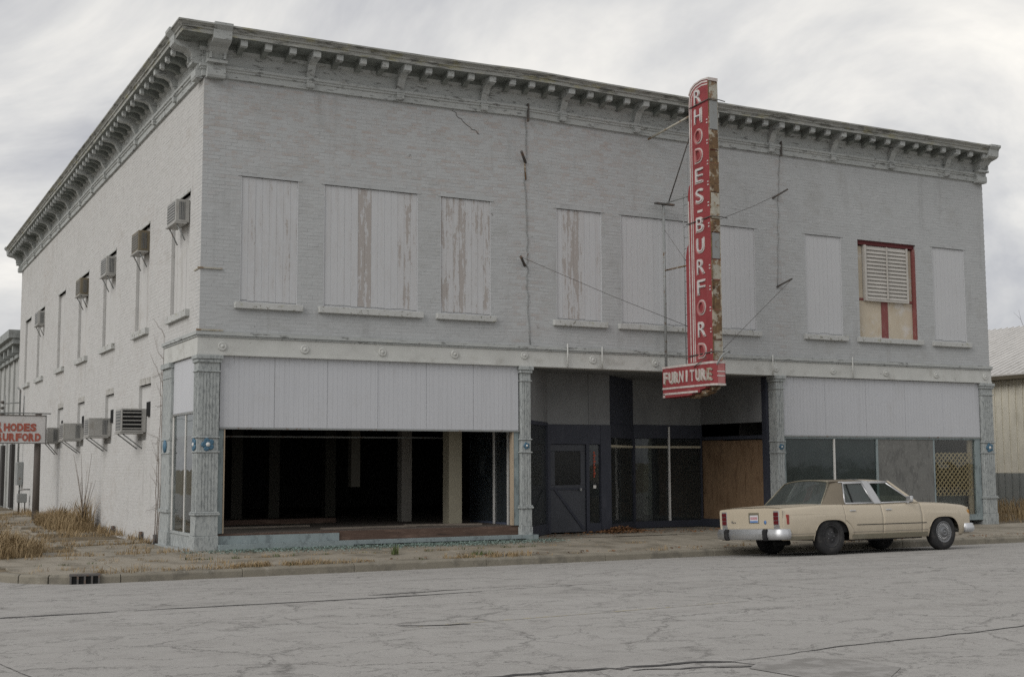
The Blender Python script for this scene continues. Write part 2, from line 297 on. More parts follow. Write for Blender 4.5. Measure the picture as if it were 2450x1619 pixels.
def road_mat():
    s = NT('old_asphalt')
    big = s.noise(.35, 4, .5); med = s.noise(2.2, 5, .6); fine = s.noise(60, 3, .7); grit = s.noise(190, 2, .6)
    c = s.mix(big, (.33, .318, .297), (.395, .382, .360))
    c = s.mix(s.math('MULTIPLY', s.step(med, .48, .72), .38), c, (.245, .232, .216))
    lane = s.noise(1.0, 5, .6, (.16, 1.7, 1), off=(2, 6, 0)); c = s.mix(s.math('MULTIPLY', s.step(lane, .46, .70), .34), c, (.26, .247, .23))
    c = s.mix(s.math('MULTIPLY', s.step(fine, .50, .68), .42), c, (.20, .192, .180))
    oil = s.step(s.noise(.9, 5, .7, (.6, 1.6, 1), off=(6, 2, 0)), .60, .72); c = s.mix(s.math('MULTIPLY', oil, .35), c, (.18, .172, .162))
    c = s.mix(s.math('MULTIPLY', s.step(grit, .56, .68), .42), c, (.52, .505, .48))
    # cracks: irregular cells stretched along the street, broken up by noise
    w = s.n.new('ShaderNodeVectorMath'); w.operation = 'ADD'
    nz = s.n.new('ShaderNodeTexNoise'); nz.inputs['Scale'].default_value = 1.6; nz.inputs['Detail'].default_value = 4
    s.link(s.geo.outputs['Position'], nz.inputs['Vector'])
    nz.inputs['Roughness'].default_value = .72; nz.inputs['Detail'].default_value = 8
    sc = s.n.new('ShaderNodeVectorMath'); sc.operation = 'SCALE'; sc.inputs['Scale'].default_value = .9
    s.link(nz.outputs['Color'], sc.inputs[0]); s.link(s.geo.outputs['Position'], w.inputs[0]); s.link(sc.outputs[0], w.inputs[1])
    def cr(scale, stretch, wd, off):
        v = s.n.new('ShaderNodeTexVoronoi'); v.feature = 'DISTANCE_TO_EDGE'; v.inputs['Scale'].default_value = scale
        v.inputs['Randomness'].default_value = 1.0
        s.link(s.pos(stretch, off, w.outputs[0]), v.inputs['Vector'])
        return s.math('SUBTRACT', 1.0, s.step(v.outputs['Distance'], 0.0, wd))
    br1 = s.step(s.noise(.75, 3, .6, off=(3, 8, 0)), .38, .55); br2 = s.step(s.noise(1.3, 3, .6, off=(7, 1, 0)), .44, .58); br3 = s.step(s.noise(2.0, 3, .6, off=(1, 4, 0)), .45, .58)
    k1 = s.math('MULTIPLY', cr(.52, (1, 1.25, 0), .013, (0, 0, 0)), br1); k4 = s.math('MULTIPLY', cr(2.6, (1, 1.1, 0), .022, (9, 3, 0)), br3)
    k2 = s.math('MULTIPLY', cr(1.25, (1, 1.0, 0), .014, (4, 2, 0)), br2)
    k3 = s.math('MULTIPLY', cr(.42, (.35, 2.6, 0), .012, (1.5, 7, 0)), br2)
    k = s.math('MAXIMUM', s.math('MAXIMUM', s.math('MAXIMUM', k1, s.math('MULTIPLY', k4, .7)), s.math('MULTIPLY', k2, .8)), s.math('MULTIPLY', k3, .8))
    rag = s.math('ADD', .35, s.math('MULTIPLY', s.step(s.noise(9, 4, .7, off=(5, 5, 0)), .38, .60), .65))
    c = s.mix(s.math('MULTIPLY', s.math('MULTIPLY', k, rag), .72), c, (.095, .09, .084))
    spk = s.noise(26, 3, .75, off=(8, 1, 0)); c = s.mix(s.math('MULTIPLY', s.step(spk, .52, .70), .30), c, (.215, .205, .192))
    s.bump(s.math('SUBTRACT', s.math('MULTIPLY', fine, .5), k), .5, .012)
    return s.done(c, .92, 0, .15)
road_mat()

# ------------------------------------------------------------------ mesh builder
class MB:
    def __init__(s): s.v = []; s.f = []; s.sm = []; s.mi = []; s.var = []; s.cm = 0; s.cs = False; s.cv = 0.0
    def face(s, idx): s.f.append(tuple(idx)); s.sm.append(s.cs); s.mi.append(s.cm); s.var.append(s.cv)
    def add(s, vs): n = len(s.v); s.v.extend([tuple(q) for q in vs]); return n
    def quad(s, a, b, c, d): n = s.add((a, b, c, d)); s.face((n, n + 1, n + 2, n + 3)); return s
    def box(s, x0, x1, y0, y1, z0, z1, nx=1):
        if x0 > x1: x0, x1 = x1, x0
        if y0 > y1: y0, y1 = y1, y0
        if z0 > z1: z0, z1 = z1, z0
        n = len(s.v)
        for i in range(nx + 1):
            x = x0 + (x1 - x0) * i / nx; s.add(((x, y0, z0), (x, y1, z0), (x, y1, z1), (x, y0, z1)))
        for i in range(nx):
            a = n + i * 4; b = a + 4
            for k in range(4): s.face((a + k, a + (k + 1) % 4, b + (k + 1) % 4, b + k)[::-1])
        s.face((n, n + 1, n + 2, n + 3)[::1]); e = n + nx * 4; s.face((e + 3, e + 2, e + 1, e))
        return s
    def seg(s, a, b, z0, z1, t, off=0.0):
        """upright slab along the plan segment a-b, thickness t, shifted by off to its left"""
        a = Vector((a[0], a[1])); b = Vector((b[0], b[1])); d = (b - a).normalized(); nrm = Vector((-d.y, d.x))
        p0 = a + nrm * (off - t / 2); p1 = b + nrm * (off - t / 2); p2 = b + nrm * (off + t / 2); p3 = a + nrm * (off + t / 2)
        n = s.add([(q.x, q.y, z0) for q in (p0, p1, p2, p3)] + [(q.x, q.y, z1) for q in (p0, p1, p2, p3)])
        for f in ((3, 2, 1, 0), (4, 5, 6, 7), (0, 1, 5, 4), (1, 2, 6, 5), (2, 3, 7, 6), (3, 0, 4, 7)): s.face([n + i for i in f])
        return s
    def tube(s, pts, r, sides=6, r1=None, caps=True):
        pts = [Vector(q) for q in pts]; m = len(pts); n = len(s.v); sm = s.cs; s.cs = True
        for i, q in enumerate(pts):
            d = (pts[min(i + 1, m - 1)] - pts[max(i - 1, 0)]).normalized()
            ref = Vector((0, 0, 1)) if abs(d.z) < .9 else Vector((1, 0, 0))
            a = d.cross(ref).normalized(); b = a.cross(d)
            rr = r if r1 is None else r + (r1 - r) * i / max(1, m - 1)
            s.add([q + (a * math.cos(2 * math.pi * k / sides) + b * math.sin(2 * math.pi * k / sides)) * rr for k in range(sides)])
        for i in range(m - 1):
            for k in range(sides):
                a = n + i * sides; s.face((a + k, a + (k + 1) % sides, a + sides + (k + 1) % sides, a + sides + k)[::-1])
        s.cs = sm
        if caps: s.face([n + k for k in range(sides)]); s.face([n + (m - 1) * sides + k for k in range(sides)][::-1])
        return s
    def lathe(s, c, axis, prof, sides=20, smooth=True):
        """prof: (radius, offset along axis)"""
        c = Vector(c); ax = Vector(axis).normalized(); ref = Vector((0, 0, 1)) if abs(ax.z) < .9 else Vector((1, 0, 0))
        a = ax.cross(ref).normalized(); b = a.cross(ax); n = len(s.v); sm = s.cs; s.cs = smooth
        for (r, h) in prof:
            s.add([c + ax * h + (a * math.cos(2 * math.pi * k / sides) + b * math.sin(2 * math.pi * k / sides)) * r for k in range(sides)])
        for i in range(len(prof) - 1):
            for k in range(sides):
                q = n + i * sides; s.face((q + k, q + (k + 1) % sides, q + sides + (k + 1) % sides, q + sides + k))
        if prof[0][0] > 1e-4: s.face([n + k for k in range(sides)][::-1])
        if prof[-1][0] > 1e-4: s.face([n + (len(prof) - 1) * sides + k for k in range(sides)])
        s.cs = sm; return s
    def sweep(s, prof, path, closed=False):
        """prof: list of (offset outward, z); path: list of functions offset->(x,y) stations"""
        n = len(s.v); m = len(prof)
        for st in path: s.add([(*st(o), z) for o, z in prof])
        for i in range(len(path) - 1):
            for k in range(m - 1):
                a = n + i * m + k; s.face((a, a + m, a + m + 1, a + 1))
        return s
    def prism(s, poly, y0, y1, ax='y'):
        """extrude a 2D polygon (u,z) along y (or x)"""
        m = len(poly)
        P = (lambda u, w, z: (u, w, z)) if ax == 'y' else (lambda u, w, z: (w, u, z))
        n = s.add([P(u, y0, z) for u, z in poly] + [P(u, y1, z) for u, z in poly])
        s.face([n + i for i in range(m)]); s.face([n + m + i for i in range(m)][::-1])
        for i in range(m): s.face((n + i, n + m + i, n + m + (i + 1) % m, n + (i + 1) % m))
        return s
    def build(s, name, mats, parent=None, loc=None, fix=True, **props):
        me = bpy.data.meshes.new(name); me.from_pydata(s.v, [], s.f)
        mats = mats if isinstance(mats, (list, tuple)) else [mats]
        for m in mats: me.materials.append(MATS[m])
        me.polygons.foreach_set('use_smooth', s.sm); me.polygons.foreach_set('material_index', s.mi)
        at = me.attributes.new('var', 'FLOAT', 'FACE'); at.data.foreach_set('value', s.var)
        if fix:
            bm = bmesh.new(); bm.from_mesh(me); bmesh.ops.recalc_face_normals(bm, faces=bm.faces); bm.to_mesh(me); bm.free()
        me.update()
        return link(name, me, parent, loc, **props)
def link(name, data, parent=None, loc=None, **props):
    o = bpy.data.objects.new(name, data); COL.objects.link(o)
    if parent: o.parent = parent
    if loc is not None: o.location = loc
    for k, v in props.items(): o[k] = v
    return o
def thing(name, label, category, loc=(0, 0, 0), group=None):
    o = link(name, None, None, loc, label=label, category=category); o.empty_display_size = .2
    if group: o['group'] = group
    return o
def bevel(o, w=.01, seg=2):
    m = o.modifiers.new('bevel', 'BEVEL'); m.width = w; m.segments = seg; m.limit_method = 'ANGLE'; m.angle_limit = R(40); return o
def hz(x): return .068 * math.exp(-abs(x - 6.75) / 1.75)       # the settled front: a hump over the second pilaster
def ground_z(x, y):
    """pavement in front of and beside the shop"""
    if y > 0: return -.012 * max(0, -x)
    return .0306 * max(y, -3.1) - .006 * max(0, -x)
def road_z(y):
    P = [(-40, -.16), (-24, -.10), (-16, -.012), (-12, 0.0), (-9.5, -.012), (-7, -.062), (-5, -.146), (-3.1, -.235), (60, -.235)]
    for (a, za), (b, zb) in zip(P, P[1:]):
        if a <= y <= b: t = (y - a) / (b - a); return za + (zb - za) * t
    return -.2
def unit(x): return max(0., min(1., x))

# ------------------------------------------------------------------ the setting
W, D = 20.04, 26.56
g = MB(); n = 60
g.quad((-1500, -1500, -.50), (1500, -1500, -.50), (1500, 1500, -.50), (-1500, 1500, -.50)); g.build('ground', 'field', kind='structure')
g = MB(); ys = [-45, -34, -24, -20, -18, -16, -14, -12, -10.7, -9.5, -8.2, -7, -6, -5, -4, -3.4, -2.95]
xs = [-120, -60, -30, -15, -8, -4, 0, 4, 8, 12, 16, 20, 26, 40, 80, 160]; g.cs = True
for x in xs: g.add([(x, y, road_z(y)) for y in ys])
for i in range(len(xs) - 1):
    for j in range(len(ys) - 1):
        a = i * len(ys) + j; g.face((a, a + len(ys), a + len(ys) + 1, a + 1))
g.quad((-14, -2.95, -.235), (-1.2, -2.95, -.235), (-1.2, 80, -.235), (-14, 80, -.235))
g.build('road', 'old_asphalt', kind='structure')
# tar seams and worn line, thin sheets on the road
def strip(name, pts, wd, mat, lift=.004, taper=.3, jit=.012):
    m = MB(); rows = []
    P = []
    for (a, b) in zip(pts, pts[1:]):
        k = max(2, int(math.hypot(b[0] - a[0], b[1] - a[1]) / .12))
        P += [(a[0] + (b[0] - a[0]) * i / k, a[1] + (b[1] - a[1]) * i / k) for i in range(k)]
    P.append(pts[-1])
    for i, (x, y) in enumerate(P):
        t = i / (len(P) - 1); w = wd * (taper + (1 - taper) * unit(min(t, 1 - t) * 6)) * (.6 + .8 * mnoise.noise((x * 2.1, y, wd * 70)) ** 2 + .35 * random.random())
        jy = jit * (mnoise.noise((x * 3, 3.3, wd * 50)) * 2 + random.uniform(-.9, .9))
        rows.append(((x, y - w / 2 + jy), (x, y + w / 2 + jy)))
    for (a, b) in rows: m.add([(a[0], a[1], road_z(a[1]) + lift), (b[0], b[1], road_z(b[1]) + lift)])
    for i in range(len(rows) - 1): m.face((2 * i, 2 * i + 2, 2 * i + 3, 2 * i + 1))
    return m.build(name, mat, kind='structure')
strip('road_tar_seam', [(-6, -9.05), (-3.02, -9.03)], .11, 'tar', jit=.006)
strip('road_tar_seam', [(-2.85, -9.03), (-.2, -9.10), (.55, -9.06), (1.25, -8.98)], .085, 'tar', jit=.008)
strip('road_tar_seam', [(-.1, -8.72), (1.2, -8.55)], .07, 'tar', jit=.02)
strip('road_tar_seam', [(1.2, -8.95), (3.2, -8.75)], .02, 'tar', jit=.02)
strip('road_crack', [(-2.6, -14.62), (-1.44, -14.72), (-.6, -14.78), (-.55, -14.85), (.1, -14.88), (.38, -14.95), (.52, -15.25)], .085, 'tar', jit=.03, taper=.6)
strip('road_crack', [(.38, -14.98), (.9, -14.9), (1.7, -14.75), (2.7, -14.72), (4.2, -14.55), (7, -14.2)], .028, 'tar', jit=.02)
strip('road_crack', [(-.5, -14.95), (.2, -15.15), (.7, -15.35), (1.1, -15.6)], .05, 'tar', jit=.04)
strip('road_crack', [(-4.75, -11.2), (-4.55, -12.2), (-4.42, -13.0), (-4.30, -13.5)], .05, 'tar', jit=.03)
strip('road_crack', [(-1.0, -11.75), (-.55, -11.95), (-.35, -12.0)], .07, 'tar', jit=.03)
m = MB(); P = [(.30, -15.30), (.55, -15.10), (1.0, -15.12), (1.25, -15.35), (1.3, -15.8), (.9, -16.1), (.4, -15.9)]; nn = m.add([(x, y, road_z(y) + .005) for x, y in P]); m.face([nn + i for i in range(len(P))]); m.build('road_patch', 'dark_patch', kind='structure')
strip('road_yellow_line', [(-1.0, -11.9), (1.4, -11.75), (3.2, -11.6)], .06, 'old_yellow', jit=.004, lift=.002)

# pavement: earth bed, concrete slabs, kerb stones
bed = MB(); bed.cs = True
bx = [-3.5, -2.6, -1.8, -1, 0, 2, 6, 10, 14, 18, 22, 26, 32, 44]
by = [-3.0, -2.0, -1.0, 0, .4]
def arc_in(x, y, r):                     # inside the rounded corner of the pavement
    if x < -1.85 and y < -1.4: return math.hypot(x + 1.85, y + 1.4) <= r
    return x > -1.85 - r and y > -1.4 - r
m = MB()
pts = [(44, -3.0), (44, 40), (-3.45, 40), (-3.45, -1.4)] + [(-1.85 + 1.6 * math.cos(R(a)), -1.4 + 1.6 * math.sin(R(a))) for a in range(190, 271, 10)]
nb = m.add([(x, y, ground_z(x, y) - .028) for x, y in pts]); m.face([nb + i for i in range(len(pts))])
pave = m.build('pavement', 'earth', kind='structure')
def slab(x0, x1, y0, y1, tilt=.0, drop=0.0, jag=0.0, clip=False):
    m = MB(); seg = 10; P = []
    edge = [(x0, y0), (x1, y0), (x1, y1), (x0, y1)]
    for (a, b) in zip(edge, edge[1:] + edge[:1]):
        k = max(1, int(math.hypot(b[0] - a[0], b[1] - a[1]) / .25)) if (jag or clip) else 1
        for i in range(k):
            x = a[0] + (b[0] - a[0]) * i / k; y = a[1] + (b[1] - a[1]) * i / k
            x += random.uniform(-jag, jag); y += random.uniform(-jag, jag)
            if clip and x < -1.85 and y < -1.4:
                dd = math.hypot(x + 1.85, y + 1.4)
                if dd > 1.56: x = -1.85 + (x + 1.85) * 1.56 / dd; y = -1.4 + (y + 1.4) * 1.56 / dd
            P.append((x, y))
    cx = (x0 + x1) / 2; tx = random.uniform(-tilt, tilt); ty = random.uniform(-tilt, tilt)
    f = lambda x, y: ground_z(x, y) + drop + tx * (x - cx) + ty * (y - (y0 + y1) / 2)
    a = m.add([(x, y, f(x, y) - .09) for x, y in P]); b = m.add([(x, y, f(x, y) - .010) for x, y in P])
    c = m.add([(x + (cx - x) * .012, y + ((y0 + y1) / 2 - y) * .012, f(x, y)) for x, y in P]); q = len(P)
    for i in range(q):
        j = (i + 1) % q; m.face((a + i, a + j, b + j, b + i)); m.face((b + i, b + j, c + j, c + i))
    m.face([c + i for i in range(q)])
    return m.build('slab', 'concrete', pave)
x = -1.8; i = 0
while x < 42:
    w = 1.52
    for (a, b) in ((.02, -1.46), (-1.475, -2.905)):
        slab(x, x + w - .016, b, a, .006, random.uniform(-.008, .004), .012 if x < 5 else .004)
    x += w; i += 1
slab(-3.38, -1.82, -1.39, .0, .006, 0, .02); slab(-3.3, -1.82, -2.9, -1.41, .004, 0, .01, True)
for j in range(16):
    for k, (a, b) in enumerate(((-1.62, -.06), (-3.36, -1.66))):
        y0 = .05 + j * 1.62
        if random.random() < .30 and j > 0: continue
        slab(a + random.uniform(0, .12), b - random.uniform(0, .12), y0 + random.uniform(0, .1), y0 + 1.6 - random.uniform(0, .16), .018, random.uniform(-.03, .012), .05)
kerb = link('kerb', None, None, (0, -3.0, -.1), kind='structure')
KP = [(-.085, -.40), (-.085, -.035), (-.07, -.012), (-.045, 0), (.09, 0), (.09, -.40)]
x = -1.85
while x < 44:
    L = 2.4 if x > 0 else 1.85
    m = MB(); z = ground_z(0, -3.0) + random.uniform(-.012, .006)
    m.prism([(-3.0 + a + random.uniform(-.004, .004), z + b) for a, b in KP], x + .002, x + L - .002, 'x')
    # prism() along x expects (u, w, z) -> (w, u, z)
    o = m.build('kerb_stone', 'kerb_concrete'); o.parent = kerb; o.matrix_parent_inverse = Matrix.Translation((0, 3.0, .1)); bevel(o, .008, 1)
    x += L
for a0 in range(180, 270, 18):
    m = MB(); st = [a0 + .4 + i * (17.2) / 4 for i in range(5)]
    for q in st:
        c, s_ = math.cos(R(q)), math.sin(R(q)); z = ground_z(-2.5, -3.0) + .004
        m.add([(-1.85 + (1.6 - a) * c, -1.4 + (1.6 - a) * s_, z + b) for a, b in KP])
    for i in range(4):
        for k in range(6): a = i * 6 + k; b = i * 6 + (k + 1) % 6; m.face((a, b, b + 6, a + 6))
    m.face(range(6)); m.face([24 + k for k in range(6)][::-1])
    o = m.build('kerb_stone', 'kerb_concrete'); o.parent = kerb; o.matrix_parent_inverse = Matrix.Translation((0, 3.0, .1))
y = -1.4
while y < 40:
    m = MB(); z = -.05
    m.prism([(-3.45 + a, z + b) for a, b in KP], y + .006, y + 2.39)
    o = m.build('kerb_stone', 'kerb_concrete'); o.parent = kerb; o.matrix_parent_inverse = Matrix.Translation((0, 3.0, .1)); y += 2.4
# storm drain inlet in the kerb
t = thing('storm_drain', 'dark cast iron storm drain inlet set in the kerb at the corner', 'drain', (-2.25, -3.0, -.25))
dr = MB(); a0 = R(250)
dc = Vector((-2.36, -3.02))
dx = Vector((.985, -.17)); dn = Vector((.17, .985))
def dbox(mb, u0, u1, v0, v1, z0, z1):
    q = [dc + dx * u + dn * v for u, v in ((u0, v0), (u1, v0), (u1, v1), (u0, v1))]
    nn = mb.add([(p.x, p.y, z0) for p in q] + [(p.x, p.y, z1) for p in q])
    for f in ((3, 2, 1, 0), (4, 5, 6, 7), (0, 1, 5, 4), (1, 2, 6, 5), (2, 3, 7, 6), (3, 0, 4, 7)): mb.face([nn + i for i in f])
m = MB(); dbox(m, -.22, .22, -.05, .20, -.115, -.092); o = m.build('hood', 'iron_dark'); o.parent = t; o.matrix_parent_inverse = Matrix.Translation((2.25, 3.0, .25))
m = MB(); dbox(m, -.20, .20, -.035, .06, -.235, -.115); o = m.build('throat', 'car_black'); o.parent = t; o.matrix_parent_inverse = Matrix.Translation((2.25, 3.0, .25))
for k in range(5):
    m = MB(); u = -.20 + .10 * k; dbox(m, u - .014, u + .014, -.055, -.02, -.235, -.115); o = m.build('bar', 'iron_dark'); o.parent = t; o.matrix_parent_inverse = Matrix.Translation((2.25, 3.0, .25))

# ------------------------------------------------------------------ the furniture store
store = thing('store_building', 'large two storey painted brick store with long bracketed cornice and open shopfront', 'building')
WIN = [(.73, 1.83), (2.34, 4.29), (4.78, 5.90), (7.44, 8.55), (9.04, 11.00), (11.54, 12.65), (14.13, 15.22), (15.75, 17.63), (18.18, 19.27)]
ZB, ZT = 4.50, 6.85
SWIN = [(.85, 2.35), (4.40, 5.75), (8.15, 9.75), (11.95, 13.5), (15.9, 17.25), (20.2, 21.8), (23.5, 25.0)]
SZB, SZT = 4.42, 6.65
LWIN = [(3.95, 5.15), (8.0, 9.1), (12.1, 13.2), (15.7, 16.8)]
LZB, LZT = 2.05, 3.22
def brick_run(plane, u0, u1, z0, z1, opens):
    """list of bricks (u0,u1,z0,z1) in running bond clear of the openings"""
    out = []; H = .0677; Lb = .213; nrow = int((z1 - z0) / H)
    for r in range(nrow):
        za = z0 + r * H + .0035; zb = za + H - .007
        iv = [(u0, u1)]
        for (a, b, c, d) in opens:
            if zb > c and za < d:
                nv = []
                for (p, q) in iv:
                    if a > p and a < q: nv.append((p, a))
                    if b < q and b > p: nv.append((b, q))
                    if not (a < q and b > p): nv.append((p, q))
                iv = nv
        off = (Lb / 2 if r % 2 else 0)
        k0 = int((u0 - off) / Lb) - 1
        for (p, q) in iv:
            k = int((p - off) // Lb)
            while k * Lb + off < q:
                a = max(p, k * Lb + off) + .003; b = min(q, (k + 1) * Lb + off) - .003
                if b - a > .02: out.append((a, b, za, zb))
                k += 1
    return out
fw_open = [(a, b, ZB, ZT) for a, b in WIN]
fb = brick_run('f', 0, W, 3.93, 8.66, fw_open)
sw_open = [(a, b, SZB, SZT) for a, b in SWIN] + [(a, b, LZB, LZT) for a, b in LWIN] + [(-1, 2.76, -1, 3.92)]
sb = brick_run('s', .0, D, .0, 8.66, sw_open)
def brick_faces(m, plane, b):
    a, c, z0, z1 = b; d = random.uniform(0, .0024) - .0012; j = lambda: random.uniform(-.0012, .0012)
    m.cv = random.random()
    if plane == 'f': P = lambda u, o, z: (u, o, z + hz(u))
    else: P = lambda u, o, z: (o, u, z)
    i = .0025
    F = [P(a + i + j(), d + j(), z0 + i), P(c - i + j(), d + j(), z0 + i), P(c - i + j(), d + j(), z1 - i), P(a + i + j(), d + j(), z1 - i)]
    B = [P(a, .006, z0), P(c, .006, z0), P(c, .006, z1), P(a, .006, z1)]
    nn = m.add(F + B)
    fl = plane == 's'
    for f in ((0, 1, 2, 3), (0, 4, 5, 1), (1, 5, 6, 2), (2, 6, 7, 3), (3, 7, 4, 0)): m.face([nn + q for q in (f[::-1] if fl else f)])
def area(plane, b):
    a, c, z0, z1 = b; q = Vector(((a + c) / 2, 0, (z0 + z1) / 2)) if plane == 'f' else Vector((0, (a + c) / 2, (z0 + z1) / 2))
    d = q - CAM; nrm = Vector((0, -1, 0)) if plane == 'f' else Vector((-1, 0, 0))
    return (c - a) * (z1 - z0) * abs(d.normalized().dot(nrm)) / d.length_squared
allb = sorted([(area('f', b), 'f', b) for b in fb] + [(area('s', b), 's', b) for b in sb], key=lambda t: -t[0])
near = allb[:300]; far = allb[300:]
m = MB()
for (z0, z1) in ((3.9, ZB), (ZT, 8.7)): m.box(.0018, W - .012, .0018, .30, z0, z1, 24)
ed = [.0018] + [v for ab in WIN for v in ab] + [W - .012]
for i in range(0, len(ed), 2): m.box(ed[i], ed[i + 1], .0018, .30, ZB, ZT)
front_wall = m.build('front_wall', 'mortar_front', store)
m = MB()
def sbox(u0, u1, z0, z1): m.box(.0018, .32, u0, u1, z0, z1)
sbox(.3, D, SZT, 8.7); sbox(.3, D, 3.92, SZB); e2 = [.3] + [v for ab in SWIN for v in ab] + [D]
for i in range(0, len(e2), 2): sbox(e2[i], e2[i + 1], SZB, SZT)
sbox(2.77, D, -.3, LZB); sbox(2.77, D, LZT, 3.92); e3 = [2.77] + [v for ab in LWIN for v in ab] + [D]
for i in range(0, len(e3), 2): sbox(e3[i], e3[i + 1], LZB, LZT)
side_wall = m.build('side_wall', 'mortar_side', store)
for pl, wall, mt in (('f', front_wall, 'brick_front'), ('s', side_wall, 'brick_side')):
    m = MB()
    for (_, q, b) in far:
        if q == pl: brick_faces(m, pl, b)
    m.build('brickwork', mt, wall, fix=False, kind='stuff')
    for (_, q, b) in near:
        if q == pl: mm = MB(); brick_faces(mm, pl, b); mm.build('brick', mt, wall, fix=False)
m = MB(); m.box(W - .32, W - .002, .31, D, -.3, 8.7); m.box(.33, W - .33, D - .3, D - .002, -.3, 8.7); m.build('rear_wall', 'mortar_side', store)
m = MB(); m.box(.02, W - .02, .02, D - .02, 8.72, 8.80); m.build('roof', 'tar', store)

# cornice
CP = [(.0, 8.64), (.05, 8.645), (.05, 8.755), (.075, 8.77), (.075, 8.80), (.10, 8.815), (.10, 8.865), (.04, 8.885), (.04, 9.10), (.09, 9.125), (.11, 9.17), (.11, 9.27), (.53, 9.275), (.53, 9.345), (.555, 9.355), (.56, 9.385), (.60, 9.42), (.625, 9.43), (.625, 9.462), (.0, 9.50)]
path = [lambda o: (W + .02, -o)]
nx = 40
for i in range(1, nx): path.append(lambda o, x=W * (1 - i / nx): (x, -o))
path.append(lambda o: (-o, -o))
ny = 12
for i in range(1, ny): path.append(lambda o, y=D * i / ny: (-o, y))
path += [lambda o: (-o, D + .02)]
m = MB(); np_ = len(CP)
for st in path: m.add([(*st(o), z) for o, z in CP])
for i in range(len(path) - 1):
    for k in range(np_ - 1):
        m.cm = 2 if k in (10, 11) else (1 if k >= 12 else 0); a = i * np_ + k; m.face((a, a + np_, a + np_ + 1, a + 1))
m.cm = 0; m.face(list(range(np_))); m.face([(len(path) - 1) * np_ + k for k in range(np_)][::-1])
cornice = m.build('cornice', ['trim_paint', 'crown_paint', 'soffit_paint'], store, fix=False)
for v in cornice.data.vertices:
    if v.co.y < .02 and v.co.x > -.1: v.co.z += hz(v.co.x) + .006 * mnoise.noise((v.co.x * .9, 0, 1))
    elif v.co.x < 0: v.co.z += .012 * mnoise.noise((v.co.y * .4, 5, 1))
def place(name, src, x, y, z, rz, parent):
    o = bpy.data.objects.new(name, src); COL.objects.link(o); o.location = (x, y, z); o.rotation_euler.z = rz; o.parent = parent; return o
def mesh_of(mb, name, mats):
    o = mb.build(name, mats); me = o.data; bpy.data.objects.remove(o); return me
mm = MB(); mm.cm = 0
mm.prism([(-.105, -.18), (-.16, -.165), (-.24, -.12), (-.34, -.105), (-.40, -.115), (-.40, 0.004), (-.105, 0.004)], -.055, .055, 'x')
mm.cm = 1; mm.prism([(-.40, -.125), (-.465, -.105), (-.475, -.05), (-.475, .004), (-.401, .004)], -.065, .065, 'x')
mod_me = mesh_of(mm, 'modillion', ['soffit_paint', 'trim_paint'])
mm = MB()
mm.prism([(-.04, -.60), (-.10, -.60), (-.115, -.57), (-.115, -.50), (-.09, -.48), (-.085, -.38), (-.12, -.33), (-.16, -.26), (-.19, -.19), (-.28, -.14), (-.41, -.13), (-.48, -.11), (-.49, .004), (-.04, .004)], -.075, .075, 'x')
mm.box(-.085, .085, -.125, -.05, -.505, -.475)
br_me = mesh_of(mm, 'bracket', ['trim_paint'])
mm = MB()
mm.prism([(-.02, -.66), (-.14, -.66), (-.16, -.62), (-.16, -.50), (-.13, -.48), (-.13, -.41), (-.19, -.39), (-.19, -.34), (-.15, -.33), (-.20, -.24), (-.31, -.14), (-.49, -.10), (-.555, -.06), (-.57, .10), (-.645, .17), (-.65, .215), (-.02, .225)], -.17, .17, 'x')
mm.box(-.185, .185, -.22, -.05, -.40, -.345); mm.box(-.15, -.11, -.235, -.1, -.33, -.05); mm.box(.11, .15, -.235, -.1, -.33, -.05)
cb_me = mesh_of(mm, 'corner_bracket', ['trim_paint'])
brx = [2.01 + 1.855 * k for k in range(10)]
k = 0; x = .62
mods = [2.01 + .4638 * j for j in range(-3, 40)]
for j, x in enumerate(mods):
    if x > W - .35: continue
    zz = 9.27 + hz(x)
    if (j - 3) % 4 == 0: place('bracket', br_me, x, 0, zz, 0, cornice)
    else: place('modillion', mod_me, x + random.uniform(-.01, .01), 0, zz, 0, cornice)
place('corner_bracket', cb_me, .19, 0, 9.27, 0, cornice); place('corner_bracket', cb_me, W - .17, 0, 9.27, 0, cornice)
place('corner_bracket', cb_me, 0, .19, 9.27, R(-90), cornice); place('corner_bracket', cb_me, 0, D - .17, 9.27, R(-90), cornice)
j = 0; y = .62 + .0
while y < D - .35:
    if j % 4 == 3: place('bracket', br_me, 0, y, 9.27, R(-90), cornice)
    elif not (20.6 < y < 22.2 and j % 2): place('modillion', mod_me, 0, y, 9.27, R(-90), cornice)
    j += 1; y += .47

# ledge and storefront beam (bressummer) with rosettes, on the front and round the corner
m = MB(); m.box(-.075, W + .02, -.075, .02, 3.86, 3.925, 40); m.box(-.05, W + .01, -.05, .02, 3.825, 3.858, 40)
m.box(-.075, .02, .022, 2.72, 3.86, 3.925); m.box(-.05, .02, .022, 2.70, 3.825, 3.858)
ledge = m.build('ledge', 'trim_paint', store)
m = MB(); m.box(-.03, W, -.03, .28, 3.50, 3.823, 40); m.box(-.03, .28, .282, 2.66, 3.50, 3.823); m.box(-.036, W + .004, -.045, -.0305, 3.50, 3.535, 40)
beam = m.build('shopfront_beam', 'beam_paint', store)
mr = MB(); mr.lathe((0, 0, 0), (0, -1, 0), [(.085, 0), (.085, .012), (.07, .028), (.055, .018), (.035, .018), (.028, .03), (.0001, .034)], 18)
ros = mesh_of(mr, 'rosette', ['beam_paint'])
for x in (.42, 1.98, 3.54, 5.08, 6.65, 8.28, 9.85, 11.5, 13.16, 14.84, 16.48, 18.13, 19.82): place('rosette', ros, x, -.030, 3.67 + hz(x) - .01, 0, beam)
